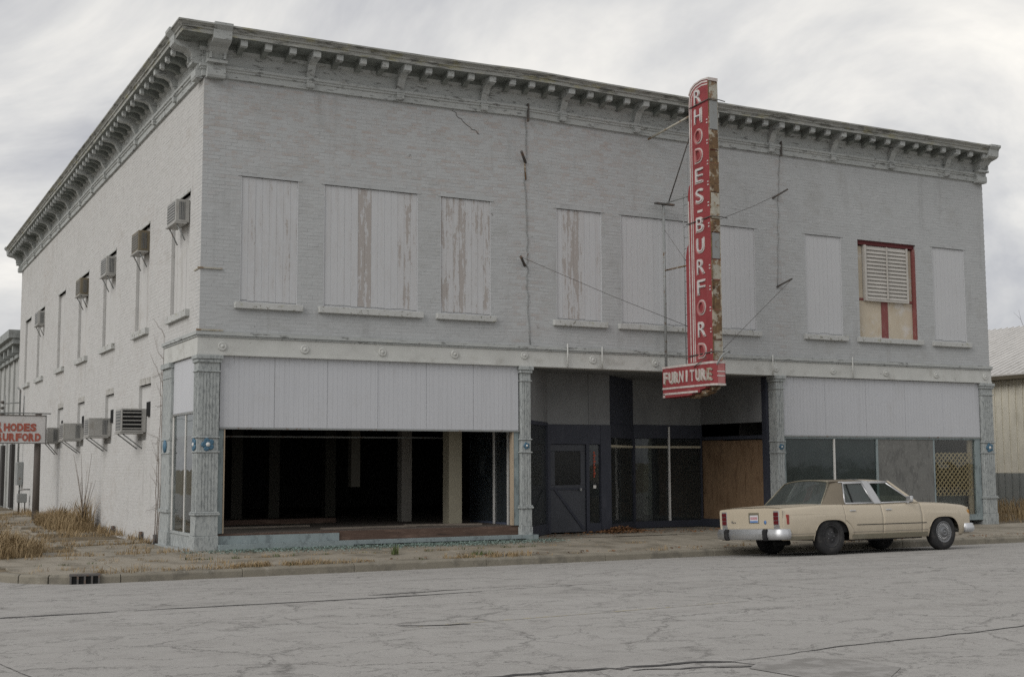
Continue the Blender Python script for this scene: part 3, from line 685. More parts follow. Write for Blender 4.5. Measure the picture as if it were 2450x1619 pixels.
for x in (7.64, 8.48, 13.02, 15.4):
    m = MB(); m.tube([(x, -.09, 3.5), (x, -.09, 3.96 + random.uniform(0, .06))], .016, 6); m.build('conduit', 'beam_paint', store)

# boarded windows of the upper floor
def boards(win, x0, x1, z0, z1, n, y=.02, mat='board_paint', side=False, peel=None):
    w = (x1 - x0) / n
    for i in range(n):
        m = MB(); m.cv = peel.get(i, peel.get(-1, .3)) if peel else random.random(); yy = y + random.uniform(-.003, .003); a = x0 + i * w + .0012; b = x0 + (i + 1) * w - .0012
        zt = z1 - .004 - random.uniform(0, .006); zb = z0 + .004 + random.uniform(0, .02)
        if side: m.box(yy, yy + .022, a, b, zb, zt)
        else: m.box(a, b, yy, yy + .022, zb, zt)
        m.build('board', mat, win)
PEEL = {0: {-1: .42, 6: .55, 1: .5}, 1: {-1: .36, 5: .92, 6: .86, 11: .62, 12: .72, 13: .6}, 2: {-1: .58, 0: .7, 2: .72, 3: .8, 7: .68}, 3: {-1: .28, 1: .62, 2: .78, 3: .84, 4: .6, 7: .5}, 4: {-1: .22}}
for i, (a, b) in enumerate(WIN):
    if i == 7: continue
    m = MB(); m.box(a, b, .034, .16, ZB, ZT); win = m.build('window', 'board_paint', store)
    boards(win, a + .012, b - .012, ZB + .02, ZT, 8 if b - a < 1.3 else 14, peel=PEEL.get(i, {-1: .12}))
    for (x0, x1) in ((a, a + .011), (b - .011, b)): m = MB(); m.box(x0, x1, .0, .05, ZB, ZT); m.build('frame', 'board_paint', win)
    m = MB(); m.box(a - .10, b + .10, -.085, .05, ZB - .13, ZB - .012, 3); bevel(m.build('sill', 'sill_paint', win), .008, 1)
    m = MB(); m.box(a - .06, b + .06, -.012, .03, ZT + .0, ZT + .03); m.build('drip_strip', 'mortar_front', win)
# the one left in cream and red
a, b = WIN[7]
m = MB(); m.box(a, b, .20, .26, ZB, ZT); win = m.build('window', 'cream_panel', store)
m = MB(); m.box(a - .10, b + .10, -.09, .2, ZB - .13, ZB - .012, 4); bevel(m.build('sill', 'sill_paint', win), .008, 1)
for (x0, x1, z0, z1, mt) in ((a + .02, a + .24, 5.46, ZT - .13, 'cream_panel'), (b - .26, b - .05, 5.46, ZT - .13, 'cream_panel'), (a + .03, 16.56, ZB, 5.40, 'cream_panel'), (16.77, b - .05, ZB, 5.40, 'cream_panel')):
    m = MB(); m.box(x0, x1, .13, .19, z0, z1); m.build('panel', mt, win)
m = MB(); m.box(16.565, 16.765, .115, .195, ZB, 5.44); m.build('mullion', 'frame_red', win)
m = MB(); m.box(a, b, .06, .195, ZT - .10, ZT); m.build('head', 'dark_red_trim', win)
for (x0, x1) in ((a, a + .24), (b - .26, b - .03)): m = MB(); m.box(x0, x1, .11, .195, 5.405, 5.455); m.build('rail', 'frame_red', win)
m = MB(); m.box(b - .045, b, .03, .195, ZB, ZT - .105); m.build('jamb', 'frame_red', win)
m = MB(); m.box(16.0, 16.06, .04, .18, 5.43, ZT - .105); m.box(17.36, 17.40, .04, .18, 5.43, ZT - .105); m.box(16.0, 17.40, .04, .18, 5.39, 5.43); m.box(16.70, 16.72, .02, .05, 5.45, ZT - .12); m.build('louver_frame', 'louver_white', win)
for k in range(14):
    z = 5.45 + k * .092; m = MB(); m.prism([(.05, z - .006), (.062, z - .012), (.105, z + .088), (.095, z + .094)], 16.062, 17.358, 'x'); m.build('slat', 'louver_white', win)

# side windows: bricked-in reveals with painted boards and stone sills
for (a, b) in SWIN:
    m = MB(); m.box(.10, .2, a, b, SZB, SZT); win = m.build('window', 'board_paint', store)
    boards(win, a + .01, b - .01, SZB + .01, SZT, 6, .07, 'brick_side', True)
    m = MB(); m.box(-.08, .06, a - .1, b + .1, SZB - .14, SZB - .01); m.build('sill', 'sill_paint', win)
    m = MB(); m.box(-.02, .07, a - .03, b + .03, SZT, SZT + .05); m.build('lintel', 'sill_paint', win)
for (a, b) in LWIN:
    m = MB(); m.box(.07, .2, a, b, LZB, LZT); win = m.build('window', 'brick_side', store)
    m = MB(); m.box(-.006, .07, a + .05, b - .05, LZT, LZT + .14); m.build('lintel', 'bare_plaster', win)
    m = MB(); m.box(.03, .068, a + .08, a + .55, 2.55, 2.85); m.build('hole', 'car_black', win)

# pilasters of the shopfront
def pilaster(x0, x1, y0, y1, ribs, corner=False, flower=True, sidex=None):
    p = MB(); p.box(x0 + .012, x1 - .012, y0 + .012, y1, .0, 3.42)
    pl = p.build('pilaster', 'pilaster_paint', store); bevel(pl, .006, 1)
    def part(nm, z0, z1, e): m = MB(); m.box(x0 - e, x1 + e, y0 - e, y1 - .005, z0, z1); bevel(m.build(nm, 'pilaster_paint', pl), .007, 1)
    part('plinth', -.12, .255, .012); part('base', .258, .62, .0); part('base_moulding', .622, .66, .03); part('base_moulding', .662, .685, .016)
    part('band', 1.74, 1.765, .014); part('band', 2.00, 2.025, .014); part('band', 3.19, 3.215, .012); part('capital', 3.36, 3.42, .02); part('capital', 3.422, 3.495, .04)
    w = x1 - x0
    for (z0, z1) in ((.70, 1.72), (2.05, 3.17)):
        k = ribs
        for i in range(k):
            xa = x0 + w * (.16 + .68 * i / k); m = MB(); m.box(xa, xa + w * .68 / k * .62, y0 + .004, y0 + .03, z0, z1); m.build('flute', 'pilaster_paint', pl)
        if corner:
            d = y1 - y0
            for i in range(k): ya = y0 + d * (.16 + .68 * i / k); m = MB(); m.box(x0 + .001, x0 + .03, ya, ya + d * .68 / k * .62, z0, z1); m.build('flute', 'pilaster_paint', pl)
    def flow(c, ax, r):
        m = MB(); m.lathe(c, ax, [(r * .35, .0), (r * .35, .03), (r * .2, .045), (.0001, .05)], 10); f = m.build('flower', 'white_paint', pl)
        axv = Vector(ax); u = Vector((0, 0, 1)); v = axv.cross(u)
        for k in range(5):
            t = 2 * math.pi * k / 5 + .3; cc = Vector(c) + (u * math.cos(t) + v * math.sin(t)) * r * .62
            m = MB(); m.lathe(cc, ax, [(r * .44, 0), (r * .44, .014), (r * .36, .03), (r * .1, .018), (.0001, .016)], 10); m.build('petal', 'blue_flower', f)
    xc = (x0 + x1) / 2; r = min(.12, w * .28)
    if flower: flow((xc, y0 + .01, 1.885), (0, -1, 0), r)
    if corner: flow((x0 + .01, (y0 + y1) / 2, 1.885), (-1, 0, 0), r)
    return pl
pilaster(-.02, .395, -.05, .29, 5, True)
pilaster(6.56, 6.80, -.05, .25, 3); pilaster(13.13, 13.36, -.05, .3, 3); pilaster(19.66, 20.06, -.05, .4, 4)
# side return: post, window, transom
p = MB(); p.box(-.035, .22, 1.98, 2.68, 0, 3.40); po = p.build('return_post', 'pilaster_paint', store); bevel(po, .006, 1)
for (z0, z1, e) in ((-.1, .25, .02), (.62, .68, .04), (1.74, 1.77, .015), (2.0, 2.03, .015), (3.2, 3.22, .012), (3.40, 3.495, .045)):
    m = MB(); m.box(-.035 - e, .2, 1.98 - e * .3, 2.68 + e, z0, z1); m.build('moulding', 'pilaster_paint', po)
m = MB(); m.lathe((-.036, 2.34, 1.885), (-1, 0, 0), [(.13, 0), (.13, .02), (.05, .04), (.0001, .045)], 10); m.build('flower', 'blue_flower', po)
m = MB(); m.box(.02, .06, .30, 1.975, 2.50, 3.49); m.build('transom_panel', 'panel_white', store)
m = MB(); m.box(.0, .07, .30, 1.975, 2.455, 2.495); m.build('transom_rail', 'steel_grey', store)
m = MB(); m.box(.0, .09, .30, 1.975, .24, .29); m.box(.02, .10, .30, 1.975, .0, .238); rb = m.build('return_bulkhead', 'pilaster_paint', store)
m = MB(); m.box(.015, .055, .93, .98, .29, 2.45); m.box(.015, .055, .30, .34, .29, 2.45); m.box(.015, .055, 1.90, 1.975, .29, 2.45); fr = m.build('window_frame', 'white_paint', store)
for (a, b) in ((.34, .93), (.98, 1.90)):
    m = MB(); m.box(.03, .038, a, b, .29, 2.45); m.build('pane', 'shop_glass', fr)
    m = MB(); m.box(.045, .06, a, b, 2.06, 2.45); m.build('paper_strip', 'panel_white', fr)
m = MB(); m.box(-.11, .10, -.10, 2.75, -.10, -.004); m.build('return_plinth', 'pilaster_paint', store)

# left bay: transom sheets, wide opening without its glass, bulkhead
def transom(x0, x1, z0, z1, n):
    w = (x1 - x0) / n
    for i in range(n):
        m = MB(); y = .035 + random.uniform(-.004, .003)
        a, b = x0 + i * w + .003, x0 + (i + 1) * w - .003
        m.box(a, b, y, y + .02, z0, z1 + hz((a + b) / 2) * .8)
        t = m.build('transom_panel', 'panel_white', store)
        for k in range(1, 4):
            xx = a + (b - a) * k / 4 + random.uniform(-.02, .02); m = MB(); m.box(xx - .003, xx + .003, y - .0025, y + .001, z1 - random.uniform(.05, .14), z1 - .004); m.build('batten', 'mortar_front', t)
transom(.41, 6.545, 2.20, 3.50, 6); transom(13.375, 19.645, 2.15, 3.49, 5)
m = MB(); m.box(.41, 6.545, .02, .075, 2.165, 2.198); m.build('transom_rail', 'steel_grey', store)
m = MB(); m.box(13.375, 19.645, .02, .075, 2.115, 2.148); m.build('transom_rail', 'steel_grey', store)
m = MB(); m.box(.41, .50, .06, .16, .29, 2.164); m.build('shop_frame', 'bulkhead_paint', store)
m = MB(); m.box(.502, .525, .05, .15, .29, 2.164); m.build('shop_frame', 'pale_wood', store)
m = MB(); m.box(6.44, 6.555, .06, .16, .29, 2.164); m.build('shop_frame', 'bulkhead_paint', store)
m = MB(); m.box(6.405, 6.438, .05, .17, .29, 2.164); m.build('shop_frame', 'pale_wood', store)
m = MB(); m.box(.41, 2.72, .04, .16, .102, .245); m.build('bulkhead', 'bulkhead_paint', store)
m = MB(); m.box(2.722, 6.55, .08, .16, .102, .275); m.box(.41, 2.72, .075, .16, .247, .275); m.build('bulkhead', 'bulkhead_wood', store)
m = MB(); m.box(.405, 6.90, -.13, .30, -.08, .10, 8); m.build('plinth_step', 'bulkhead_paint', store)
m = MB(); m.box(2.95, 6.6, -.165, -.135, -.01, .03); m.build('fallen_trim', 'car_black', store)
# interior: floor, ceiling, walls, columns
FZ = .28
m = MB(); m.box(.33, 6.72, .17, 25.9, FZ - .08, FZ); m.box(6.722, W - .33, 3.0, 25.9, FZ - .08, FZ); m.box(13.2, W - .33, .17, 2.99, FZ - .08, FZ); m.build('shop_floor', 'interior_floor', store)
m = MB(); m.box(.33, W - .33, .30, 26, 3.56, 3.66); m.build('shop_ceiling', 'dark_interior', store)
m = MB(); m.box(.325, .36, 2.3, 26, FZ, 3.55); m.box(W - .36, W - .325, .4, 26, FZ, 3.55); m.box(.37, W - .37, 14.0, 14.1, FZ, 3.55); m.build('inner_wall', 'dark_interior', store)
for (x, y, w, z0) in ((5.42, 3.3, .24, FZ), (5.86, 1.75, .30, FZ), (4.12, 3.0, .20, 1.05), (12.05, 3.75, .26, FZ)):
    m = MB(); m.box(x - w / 2, x + w / 2, y - w / 2, y + w / 2, z0, 3.555); m.build('column', 'cream_column' if x > 5.6 else ('cream_column_shaded' if x > 5 else 'cream_column_deep_shade'), store)
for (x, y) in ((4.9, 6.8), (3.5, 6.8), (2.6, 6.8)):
    m = MB(); m.box(x - .13, x + .13, y - .13, y + .13, FZ, 3.555); m.build('column', 'cream_column_deep_shade', store)
m = MB(); m.box(6.56, 6.60, .30, 2.35, FZ, 3.0); ip = m.build('inner_display', 'blue_lit_inner', store)
m = MB(); m.box(6.545, 6.553, .34, 2.31, FZ + .05, 2.95); m.build('pane', 'shop_glass', ip)
for y in (.48, 1.12): m = MB(); m.box(6.51, 6.544, y - .02, y + .02, FZ, 2.98); m.build('mullion', 'white_paint', ip)
m = MB(); m.box(6.548, 6.559, 1.62, 1.86, 1.30, 1.72); m.build('poster', 'notice_dim', ip)
m = MB(); m.box(.5, 6.3, 2.6, 2.64, 2.08, 2.11); m.build('ceiling_rod', 'steel_grey', store)
m = MB(); m.box(.4, 3.9, 3.5, 3.75, FZ, FZ + .10); m.build('low_counter', 'bulkhead_wood', store)
# recessed entrance in the middle bay
PA, PB, PC, PD, PE, PF, PG = (6.86, .24), (7.95, 1.40), (9.35, 1.40), (9.60, 1.46), (10.96, 2.60), (12.94, 2.60), (13.10, .32)
m = MB(); nn = m.add([(x, y, .006) for x, y in ((6.81, -.02), PA, PB, PC, PD, PE, PF, PG, (13.12, -.02))]); m.face([nn + i for i in range(9)]); m.build('entrance_floor', 'concrete', store)
m = MB(); m.box(6.81, 13.12, .285, 2.95, 3.50, 3.55); m.build('entrance_ceiling', 'recess_panel', store)
m = MB(); m.seg(PA, PB, 2.42, 3.50, .06); m.build('entrance_panel', 'recess_panel', store)
m = MB(); m.seg(PB, (9.0, 1.4), 2.38, 3.50, .06); m.build('entrance_panel', 'recess_panel', store)
m = MB(); m.seg((9.01, 1.4), PD, 2.38, 3.50, .05); m.build('entrance_panel', 'recess_panel', store)
m = MB(); m.seg(PD, PE, 2.42, 3.50, .05); m.build('entrance_panel', 'navy_paint', store)  # angled panel takes the dark frame colour to carry its deeper shade
m = MB(); m.seg(PE, PF, 2.44, 3.50, .06); m.build('entrance_panel', 'recess_panel', store)
m = MB(); m.seg(PF, PG, 2.46, 3.50, .06); m.build('entrance_panel', 'recess_panel', store)
m = MB(); m.seg(PA, PB, .02, .24, .10); m.seg(PA, PB, 2.34, 2.415, .08); m.seg((6.87, .25), (6.91, .29), .24, 2.34, .07); m.seg((7.90, 1.345), PB, .24, 2.34, .08); f1 = m.build('display_frame', 'navy_paint', store)
m = MB(); m.seg((6.92, .30), (7.89, 1.335), .24, 2.34, .01); m.build('pane', 'shop_glass', f1)
m = MB(); m.seg(PB, PC, 1.95, 2.375, .08); m.seg(PB, (8.03, 1.4), .02, 1.95, .08); m.seg((8.93, 1.4), (9.01, 1.4), .02, 1.95, .09); m.seg((9.30, 1.4), PD, .02, 2.375, .10); m.seg((9.01, 1.4), (9.30, 1.4), .02, .22, .08); fd = m.build('entrance_frame', 'navy_paint', store)
m = MB(); m.box(8.04, 8.92, 1.39, 1.43, .04, 1.06); m.box(8.04, 8.92, 1.39, 1.43, 1.80, 1.94); m.box(8.04, 8.15, 1.39, 1.43, 1.065, 1.795); m.box(8.80, 8.92, 1.39, 1.43, 1.065, 1.795); door = m.build('door', 'door_paint', store)
m = MB(); m.box(8.155, 8.795, 1.40, 1.41, 1.065, 1.795); m.build('pane', 'dusty_glass', door)
m = MB(); m.prism([(8.10, .98), (8.14, 1.02), (8.88, .12), (8.84, .08)], 1.372, 1.388); m.build('brace', 'navy_paint', door)
m = MB(); m.box(8.04, 8.92, 1.374, 1.388, .96, 1.0); m.build('rail', 'navy_paint', door)
m = MB(); m.box(8.76, 8.80, 1.33, 1.385, .93, .99); m.build('handle', 'steel_grey', door)
m = MB(); m.box(9.02, 9.29, 1.405, 1.413, .22, 1.94); m.build('pane', 'shop_glass', fd)
m = MB(); m.box(9.02, 9.29, 1.38, 1.42, 2.16, 2.18); m.build('rail', 'recess_panel', fd)
m = MB(); m.box(9.13, 9.20, 1.392, 1.400, .98, 1.05); m.build('notice', 'notice_white', fd)
m = MB()
for k in range(9): m.box(9.14, 9.17 + .02 * (k % 2), 1.392, 1.400, 1.22 + .065 * k, 1.27 + .065 * k)
m.build('red_lettering', 'copper_red', fd)
m = MB(); m.seg(PD, PE, .02, .18, .10); m.seg(PD, PE, 2.10, 2.415, .08); m.seg(PE, PF, .02, .17, .10); m.seg(PE, PF, 2.12, 2.435, .09); m.seg((10.90, 2.55), (10.99, 2.60), .17, 2.12, .08); m.seg((12.90, 2.6), PF, .17, 2.12, .08); fm = m.build('display_frame', 'navy_paint', store)
m = MB(); m.seg((9.66, 1.52), (10.9, 2.55), 1.89, 1.94, .06); m.seg((11, 2.6), (12.9, 2.6), 1.89, 1.94, .06); m.build('rail', 'cream_column', fm)
m = MB(); m.box(11.94, 11.98, 2.53, 2.575, .17, 2.40); m.build('mullion', 'white_paint', fm)
for (q, q2) in (((9.66, 1.52), (10.9, 2.55)), ((11.0, 2.6), (11.94, 2.6)), ((11.98, 2.6), (12.9, 2.6))):
    m = MB(); m.seg(q, q2, .17, 2.11, .01, -.01); m.build('pane', 'shop_glass', fm)
# plywood over the right-hand display, with the gap above it
n_p = 3; d = Vector((PG[0] - PF[0], PG[1] - PF[1]))
for k in range(3):
    a = (PF[0] + d.x * k / 3, PF[1] + d.y * k / 3); b = (PF[0] + d.x * (k + 1) / 3 - d.x * .004, PF[1] + d.y * (k + 1) / 3 - d.y * .004)
    m = MB(); m.seg(a, b, .03, 2.06 + random.uniform(-.012, .012), .02, .045 + .006 * k); m.build('plywood_sheet', 'osb', store)
m = MB(); m.seg(PF, PG, .02, .2, .05); m.seg(PF, PG, 2.08, 2.16, .05); m.build('display_frame', 'navy_paint', store)
m = MB(); m.box(13.06, 13.13, .24, .40, .02, 3.49); m.build('jamb', 'navy_paint', store)
# right bay: dark glass, mullion, grey board, lattice behind glass
m = MB(); m.box(13.38, 19.64, .05, .16, .10, .24); m.box(13.38, 19.64, .04, .14, 2.08, 2.112); m.box(13.38, 13.45, .05, .13, .24, 2.08); m.box(16.19, 16.24, .05, .13, .24, 2.08); m.box(19.46, 19.64, .05, .13, .24, 2.08); m.box(18.04, 18.09, .06, .13, .24, 2.08); fr = m.build('display_frame', 'bulkhead_paint', store)
m = MB(); m.box(14.87, 14.91, .045, .13, .24, 2.08); m.build('mullion', 'white_paint', fr)
for (a, b) in ((13.455, 14.868), (14.912, 16.188), (18.092, 19.458)): m = MB(); m.box(a, b, .08, .088, .24, 2.08); m.build('pane', 'dirty_sheen_glass' if a < 17 else 'clear_glass', fr)
m = MB(); m.box(16.245, 18.035, .06, .085, .24, 2.08); m.build('board_sheet', 'grey_board', store)
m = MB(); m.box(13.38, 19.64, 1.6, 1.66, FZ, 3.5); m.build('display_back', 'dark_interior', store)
m = MB(); m.box(18.095, 19.45, .30, .33, .24, .72); m.build('board_sheet', 'grey_board', store)
m = MB(); m.box(19.30, 19.45, .14, .18, .24, 2.07); m.build('jamb', 'pale_wood', store)
lat = thing('lattice_panel', 'tan diagonal wooden lattice behind the rightmost shop window', 'lattice', (18.75, .3, .70))
def strip3(name, x0, z0, x1, z1, y, wd, mat, par, loc):
    d = Vector((x1 - x0, z1 - z0)).normalized(); nn_ = Vector((-d.y, d.x)) * wd / 2
    m = MB(); m.prism([(x0 + nn_.x - loc[0], z0 + nn_.y - loc[2]), (x1 + nn_.x - loc[0], z1 + nn_.y - loc[2]), (x1 - nn_.x - loc[0], z1 - nn_.y - loc[2]), (x0 - nn_.x - loc[0], z0 - nn_.y - loc[2])], y - loc[1], y + .008 - loc[1]); return m.build(name, mat, par)
X0, X1, Z0, Z1 = 18.11, 19.40, .70, 1.76
for s_, yy in ((1, .115), (-1, .127)):
    k = -12
    while k < 26:
        c = X0 + k * .135
        pts = []
        for t in [i / 60 for i in range(0, 181)]:
            x = c + t; z = Z0 + t if s_ > 0 else Z1 - t
            if X0 <= x <= X1 and Z0 <= z <= Z1: pts.append((x, z))
        if len(pts) > 3: strip3('lath', pts[0][0], pts[0][1], pts[-1][0], pts[-1][1], yy, .028, 'lattice_wood', lat, (18.75, .3, .70))
        k += 1
# wall iron: stubs, tie rods, cracks, corner patches
def rod(name, pts, r, mat, parent=None, sides=5): m = MB(); m.tube(pts, r, sides); return m.build(name, mat, parent)
rod('iron_stub', [(6.72, .0, 7.74), (6.49, -.25, 7.90)], .03, 'iron_dark', store); rod('iron_stub', [(6.70, 0, 7.74), (6.71, -.02, 7.38)], .018, 'rust', store)
rod('iron_stub', [(6.69, .0, 5.58), (6.46, -.25, 5.72)], .03, 'iron_dark', store)
rod('iron_stub', [(13.2, .0, 7.60), (13.46, -.25, 7.80)], .022, 'iron_dark', store); rod('iron_stub', [(13.26, .0, 5.54), (13.52, -.25, 5.72)], .022, 'iron_dark', store)
def crack(name, pts, par, mat='iron_dark', r=.010):
    P = []
    for (a, b) in zip(pts, pts[1:]):
        for i in range(8): t = i / 8; P.append((a[0] + (b[0] - a[0]) * t + random.uniform(-.03, .03), a[1], a[2] + (b[2] - a[2]) * t + random.uniform(-.015, .015)))
    P.append(pts[-1]); return rod(name, P, r, mat, par, 4)
crack('wall_cable', [(6.74, -.012, 8.95), (6.70, -.012, 7.55), (6.76, -.012, 5.9), (6.73, -.012, 5.3), (6.80, -.012, 3.95)], store, 'steel_grey', .009)
crack('wall_cable', [(13.45, -.012, 8.9), (13.38, -.012, 7.8), (13.27, -.012, 5.5)], store, 'steel_grey', .007)
crack('wall_crack', [(5.05, -.004, 8.64), (5.45, -.004, 8.32), (5.65, -.004, 8.22)], store, 'iron_dark', .006)
m = MB(); m.box(6.725, 6.755, -.115, -.06, 8.60, 8.98); m.build('bolt_strap', 'iron_dark', store)
m = MB(); m.box(13.41, 13.435, -.115, -.06, 8.60, 8.95); m.build('bolt_strap', 'iron_dark', store)
m = MB(); m.box(-.06, .42, -.085, -.02, 3.93, 3.96); m.box(-.05, .40, -.03, .01, 5.07, 5.095); m.build('flashing', 'rust_pale', store)
m = MB(); m.box(-.02, .02, .02, .40, 5.07, 5.095); m.build('flashing', 'rust_pale', store)

# ------------------------------------------------------------------ lettering
def text_mesh(ch, w, h, depth, bold=0.0):
    cu = bpy.data.curves.new('t', 'FONT'); cu.body = ch; cu.size = 1.0; cu.extrude = .5; cu.offset = bold; cu.resolution_u = 4
    o = bpy.data.objects.new('t', cu); COL.objects.link(o)
    dg = bpy.context.evaluated_depsgraph_get(); me = bpy.data.meshes.new_from_object(o.evaluated_get(dg))
    bpy.data.objects.remove(o); bpy.data.curves.remove(cu)
    xs = [v.co.x for v in me.vertices]; ys_ = [v.co.y for v in me.vertices]
    x0, x1, y0, y1 = min(xs), max(xs), min(ys_), max(ys_)
    for v in me.vertices:
        v.co.x = ((v.co.x - x0) / max(1e-4, x1 - x0) - .5) * w; v.co.y = ((v.co.y - y0) / max(1e-4, y1 - y0) - .5) * h; v.co.z = v.co.z * depth
    return me
def letter(ch, w, h, depth, bold, mat, M, parent, name='letter'):
    me = text_mesh(ch, w, h, depth, bold); me.name = name; me.materials.clear(); me.materials.append(MATS[mat])
    me.transform(M); o = link(name, me, parent); return o
# reading along -y on a face that looks to -x: text x -> -y, text y -> z, text z -> -x
def M_side(x, y, z): return Matrix(((0, 0, -1, x), (-1, 0, 0, y), (0, 1, 0, z), (0, 0, 0, 1)))
def M_front(x, y, z): return Matrix(((1, 0, 0, x), (0, 0, -1, y), (0, 1, 0, z), (0, 0, 0, 1)))

# ------------------------------------------------------------------ tall blade sign
sign = thing('blade_sign', 'tall red and white vertical sign with rusty edge hung out from the shop front', 'sign', (0, 0, 0))
XL, XR = 9.965, 10.185
main = [(-1.96, 3.58), (-1.96, 9.44), (-1.75, 9.47), (-1.52, 9.44), (-1.38, 9.37), (-1.30, 9.26), (-1.275, 9.05), (-1.275, 3.58)]
m = MB(); m.prism(main, XL, XR, 'x'); body = m.build('cabinet', 'sign_red', sign)
m = MB(); m.prism([(-1.274, 3.58), (-1.274, 7.36), (-1.22, 7.30), (-1.185, 7.15), (-1.185, 3.58)], XL + .004, XR - .004, 'x'); m.build('fin', 'sign_red', sign)
m = MB(); m.prism([(-1.184, 3.58), (-1.184, 6.10), (-1.12, 6.04), (-1.07, 5.85), (-1.07, 3.58)], XL + .008, XR - .008, 'x'); m.build('fin', 'sign_red', sign)
def stripe(pts, wd, x, mat='sign_white', par=None, nm='stripe'):
    m = MB(); P = [Vector((y, z)) for y, z in pts]; L_, R_ = [], []
    for i, q in enumerate(P):
        d = (P[min(i + 1, len(P) - 1)] - P[max(0, i - 1)]).normalized(); nn_ = Vector((-d.y, d.x)) * wd / 2
        L_.append(q + nn_); R_.append(q - nn_)
    a = m.add([(x, q.x, q.y) for q in L_] + [(x, q.x, q.y) for q in R_] + [(x + .006, q.x, q.y) for q in L_] + [(x + .006, q.x, q.y) for q in R_]); k = len(P)
    for i in range(k - 1):
        m.face((a + i, a + i + 1, a + k + i + 1, a + k + i)); m.face((a + i, a + 2 * k + i, a + 2 * k + i + 1, a + i + 1)); m.face((a + k + i, a + 3 * k + i, a + 3 * k + i + 1, a + k + i + 1))
    return m.build(nm, mat, par or sign)
stripe([(-1.30, 3.6), (-1.30, 9.04), (-1.325, 9.23), (-1.40, 9.33), (-1.53, 9.40), (-1.75, 9.43), (-1.95, 9.40)], .034, XL - .005)
stripe([(-1.362, 3.6), (-1.362, 9.02), (-1.38, 9.18), (-1.44, 9.27), (-1.55, 9.335), (-1.75, 9.365), (-1.95, 9.34)], .026, XL - .005)
stripe([(-1.205, 3.6), (-1.205, 7.0)], .030, XL - .002)
m = MB(); m.prism([(-1.99, 9.41), (-1.99, 9.475), (-1.75, 9.495), (-1.50, 9.465), (-1.36, 9.39), (-1.28, 9.27), (-1.30, 9.25), (-1.39, 9.365), (-1.53, 9.436), (-1.75, 9.467), (-1.965, 9.437)], XL - .014, XR + .014, 'x'); m.build('cap', 'sign_white', sign)
for ch, z in zip("RHODES-BURFORD", (9.15, 8.74, 8.31, 7.90, 7.47, 7.04, 6.72, 6.44, 6.00, 5.56, 5.13, 4.71, 4.26, 3.82)):
    w, h = (.27, .32) if ch != '-' else (.17, .05)
    lt = letter(ch, w, h, .014, .002, 'sign_white', M_side(XL - .008, -1.62, z), sign)
    if ch != '-':
        letter(ch, w * .98, h * .98, .008, .0, 'sign_pink', M_side(XL - .0035, -1.57, z - .015), lt, 'ghost_letter')
        letter(ch, w * .80, h * .82, .03, -.012, 'sign_pink' if ch in 'OD' else 'hang_sign_white', M_side(XL - .022, -1.62, z), lt, 'neon_tube')
for k in range(12):
    for dz in (0, .065):
        if k == 6: continue
        m = MB(); z = 8.53 - k * .435 + dz + (.28 if k > 6 else 0) * 0; m.box(XL - .012, XL, -1.93, -1.89, z - .014, z + .014); m.build('lamp_socket', 'sign_white', sign)
# front edge: rusted cover plates, some missing
z = 3.60; k = 0
while z < 9.40:
    h = random.choice((.28, .42, .55, .62)); z1 = min(9.41, z + h - .012)
    m = MB(); dpt = random.choice((.0, .012, .03)); mt = random.choice(('rust', 'rust_pale', 'rust', 'rust_pale', 'steel_grey', 'rust'))
    m.box(XL + .012, XR - .006, -1.99 + dpt, -1.961, z, z1); bevel(m.build('edge_plate', mt, sign), .006, 1); z += h
m = MB(); m.box(XL - .004, XL + .011, -1.985, -1.961, 3.6, 9.41); m.build('edge_trim', 'rust', sign)
m = MB(); m.box(XR - .005, XR + .006, -1.985, -1.961, 3.6, 9.41); m.build('edge_trim', 'rust_pale', sign)
for z in (8.98, 6.52, 3.74):
    m = MB(); m.tube([(XL - .02, -1.14 if z < 7 else -1.32, z - .01), (XL - .02, -2.02, z + .03), (XR + .02, -2.02, z + .03), (XR + .18, -2.0, z + .02)], .011, 5); m.build('strap', 'iron_dark', sign)
# lower box with its rounded end
BX0, BX1 = 9.90, 10.25
plan = [(BX0, -.24), (BX0, -1.93), (BX0 + .03, -2.02), (BX0 + .09, -2.06), (BX1 - .09, -2.06), (BX1 - .03, -2.02), (BX1, -1.93), (BX1, -.24)]
def planbox(nm, z0, z1, e, mat, par, pl=plan):
    m = MB(); cx_, cy_ = 10.075, -1.15
    a = m.add([(x + (e if x > cx_ else -e), y + (-e if y < cy_ else e), z0) for x, y in pl]); b = m.add([(x + (e if x > cx_ else -e), y + (-e if y < cy_ else e), z1) for x, y in pl]); q = len(pl)
    for i in range(q): j = (i + 1) % q; m.face((a + i, a + j, b + j, b + i))
    m.face([a + i for i in range(q)]); m.face([b + i for i in range(q)]); return m.build(nm, mat, par)
fb_ = planbox('furniture_box', 3.085, 3.56, .0, 'sign_red', sign)
planbox('border', 3.527, 3.572, .006, 'sign_white', fb_); planbox('border', 3.082, 3.122, .006, 'sign_white', fb_)
m = MB(); m.prism([(-.24, 2.905), (-.24, 3.08), (-1.78, 3.08), (-1.74, 3.03), (-1.58, 3.02), (-1.55, 2.965), (-1.30, 2.96), (-1.26, 2.925), (-.9, 2.915)], BX0 + .004, BX1 - .03, 'x'); m.build('lower_tier', 'sign_red', fb_)
stripe([(-.25, 2.985), (-1.50, 2.985)], .042, BX0 - .002, par=fb_)
m = MB(); m.box(BX0 - .002, BX0 + .003, -.32, -.241, 2.91, 2.985); m.build('stripe', 'sign_white', fb_)
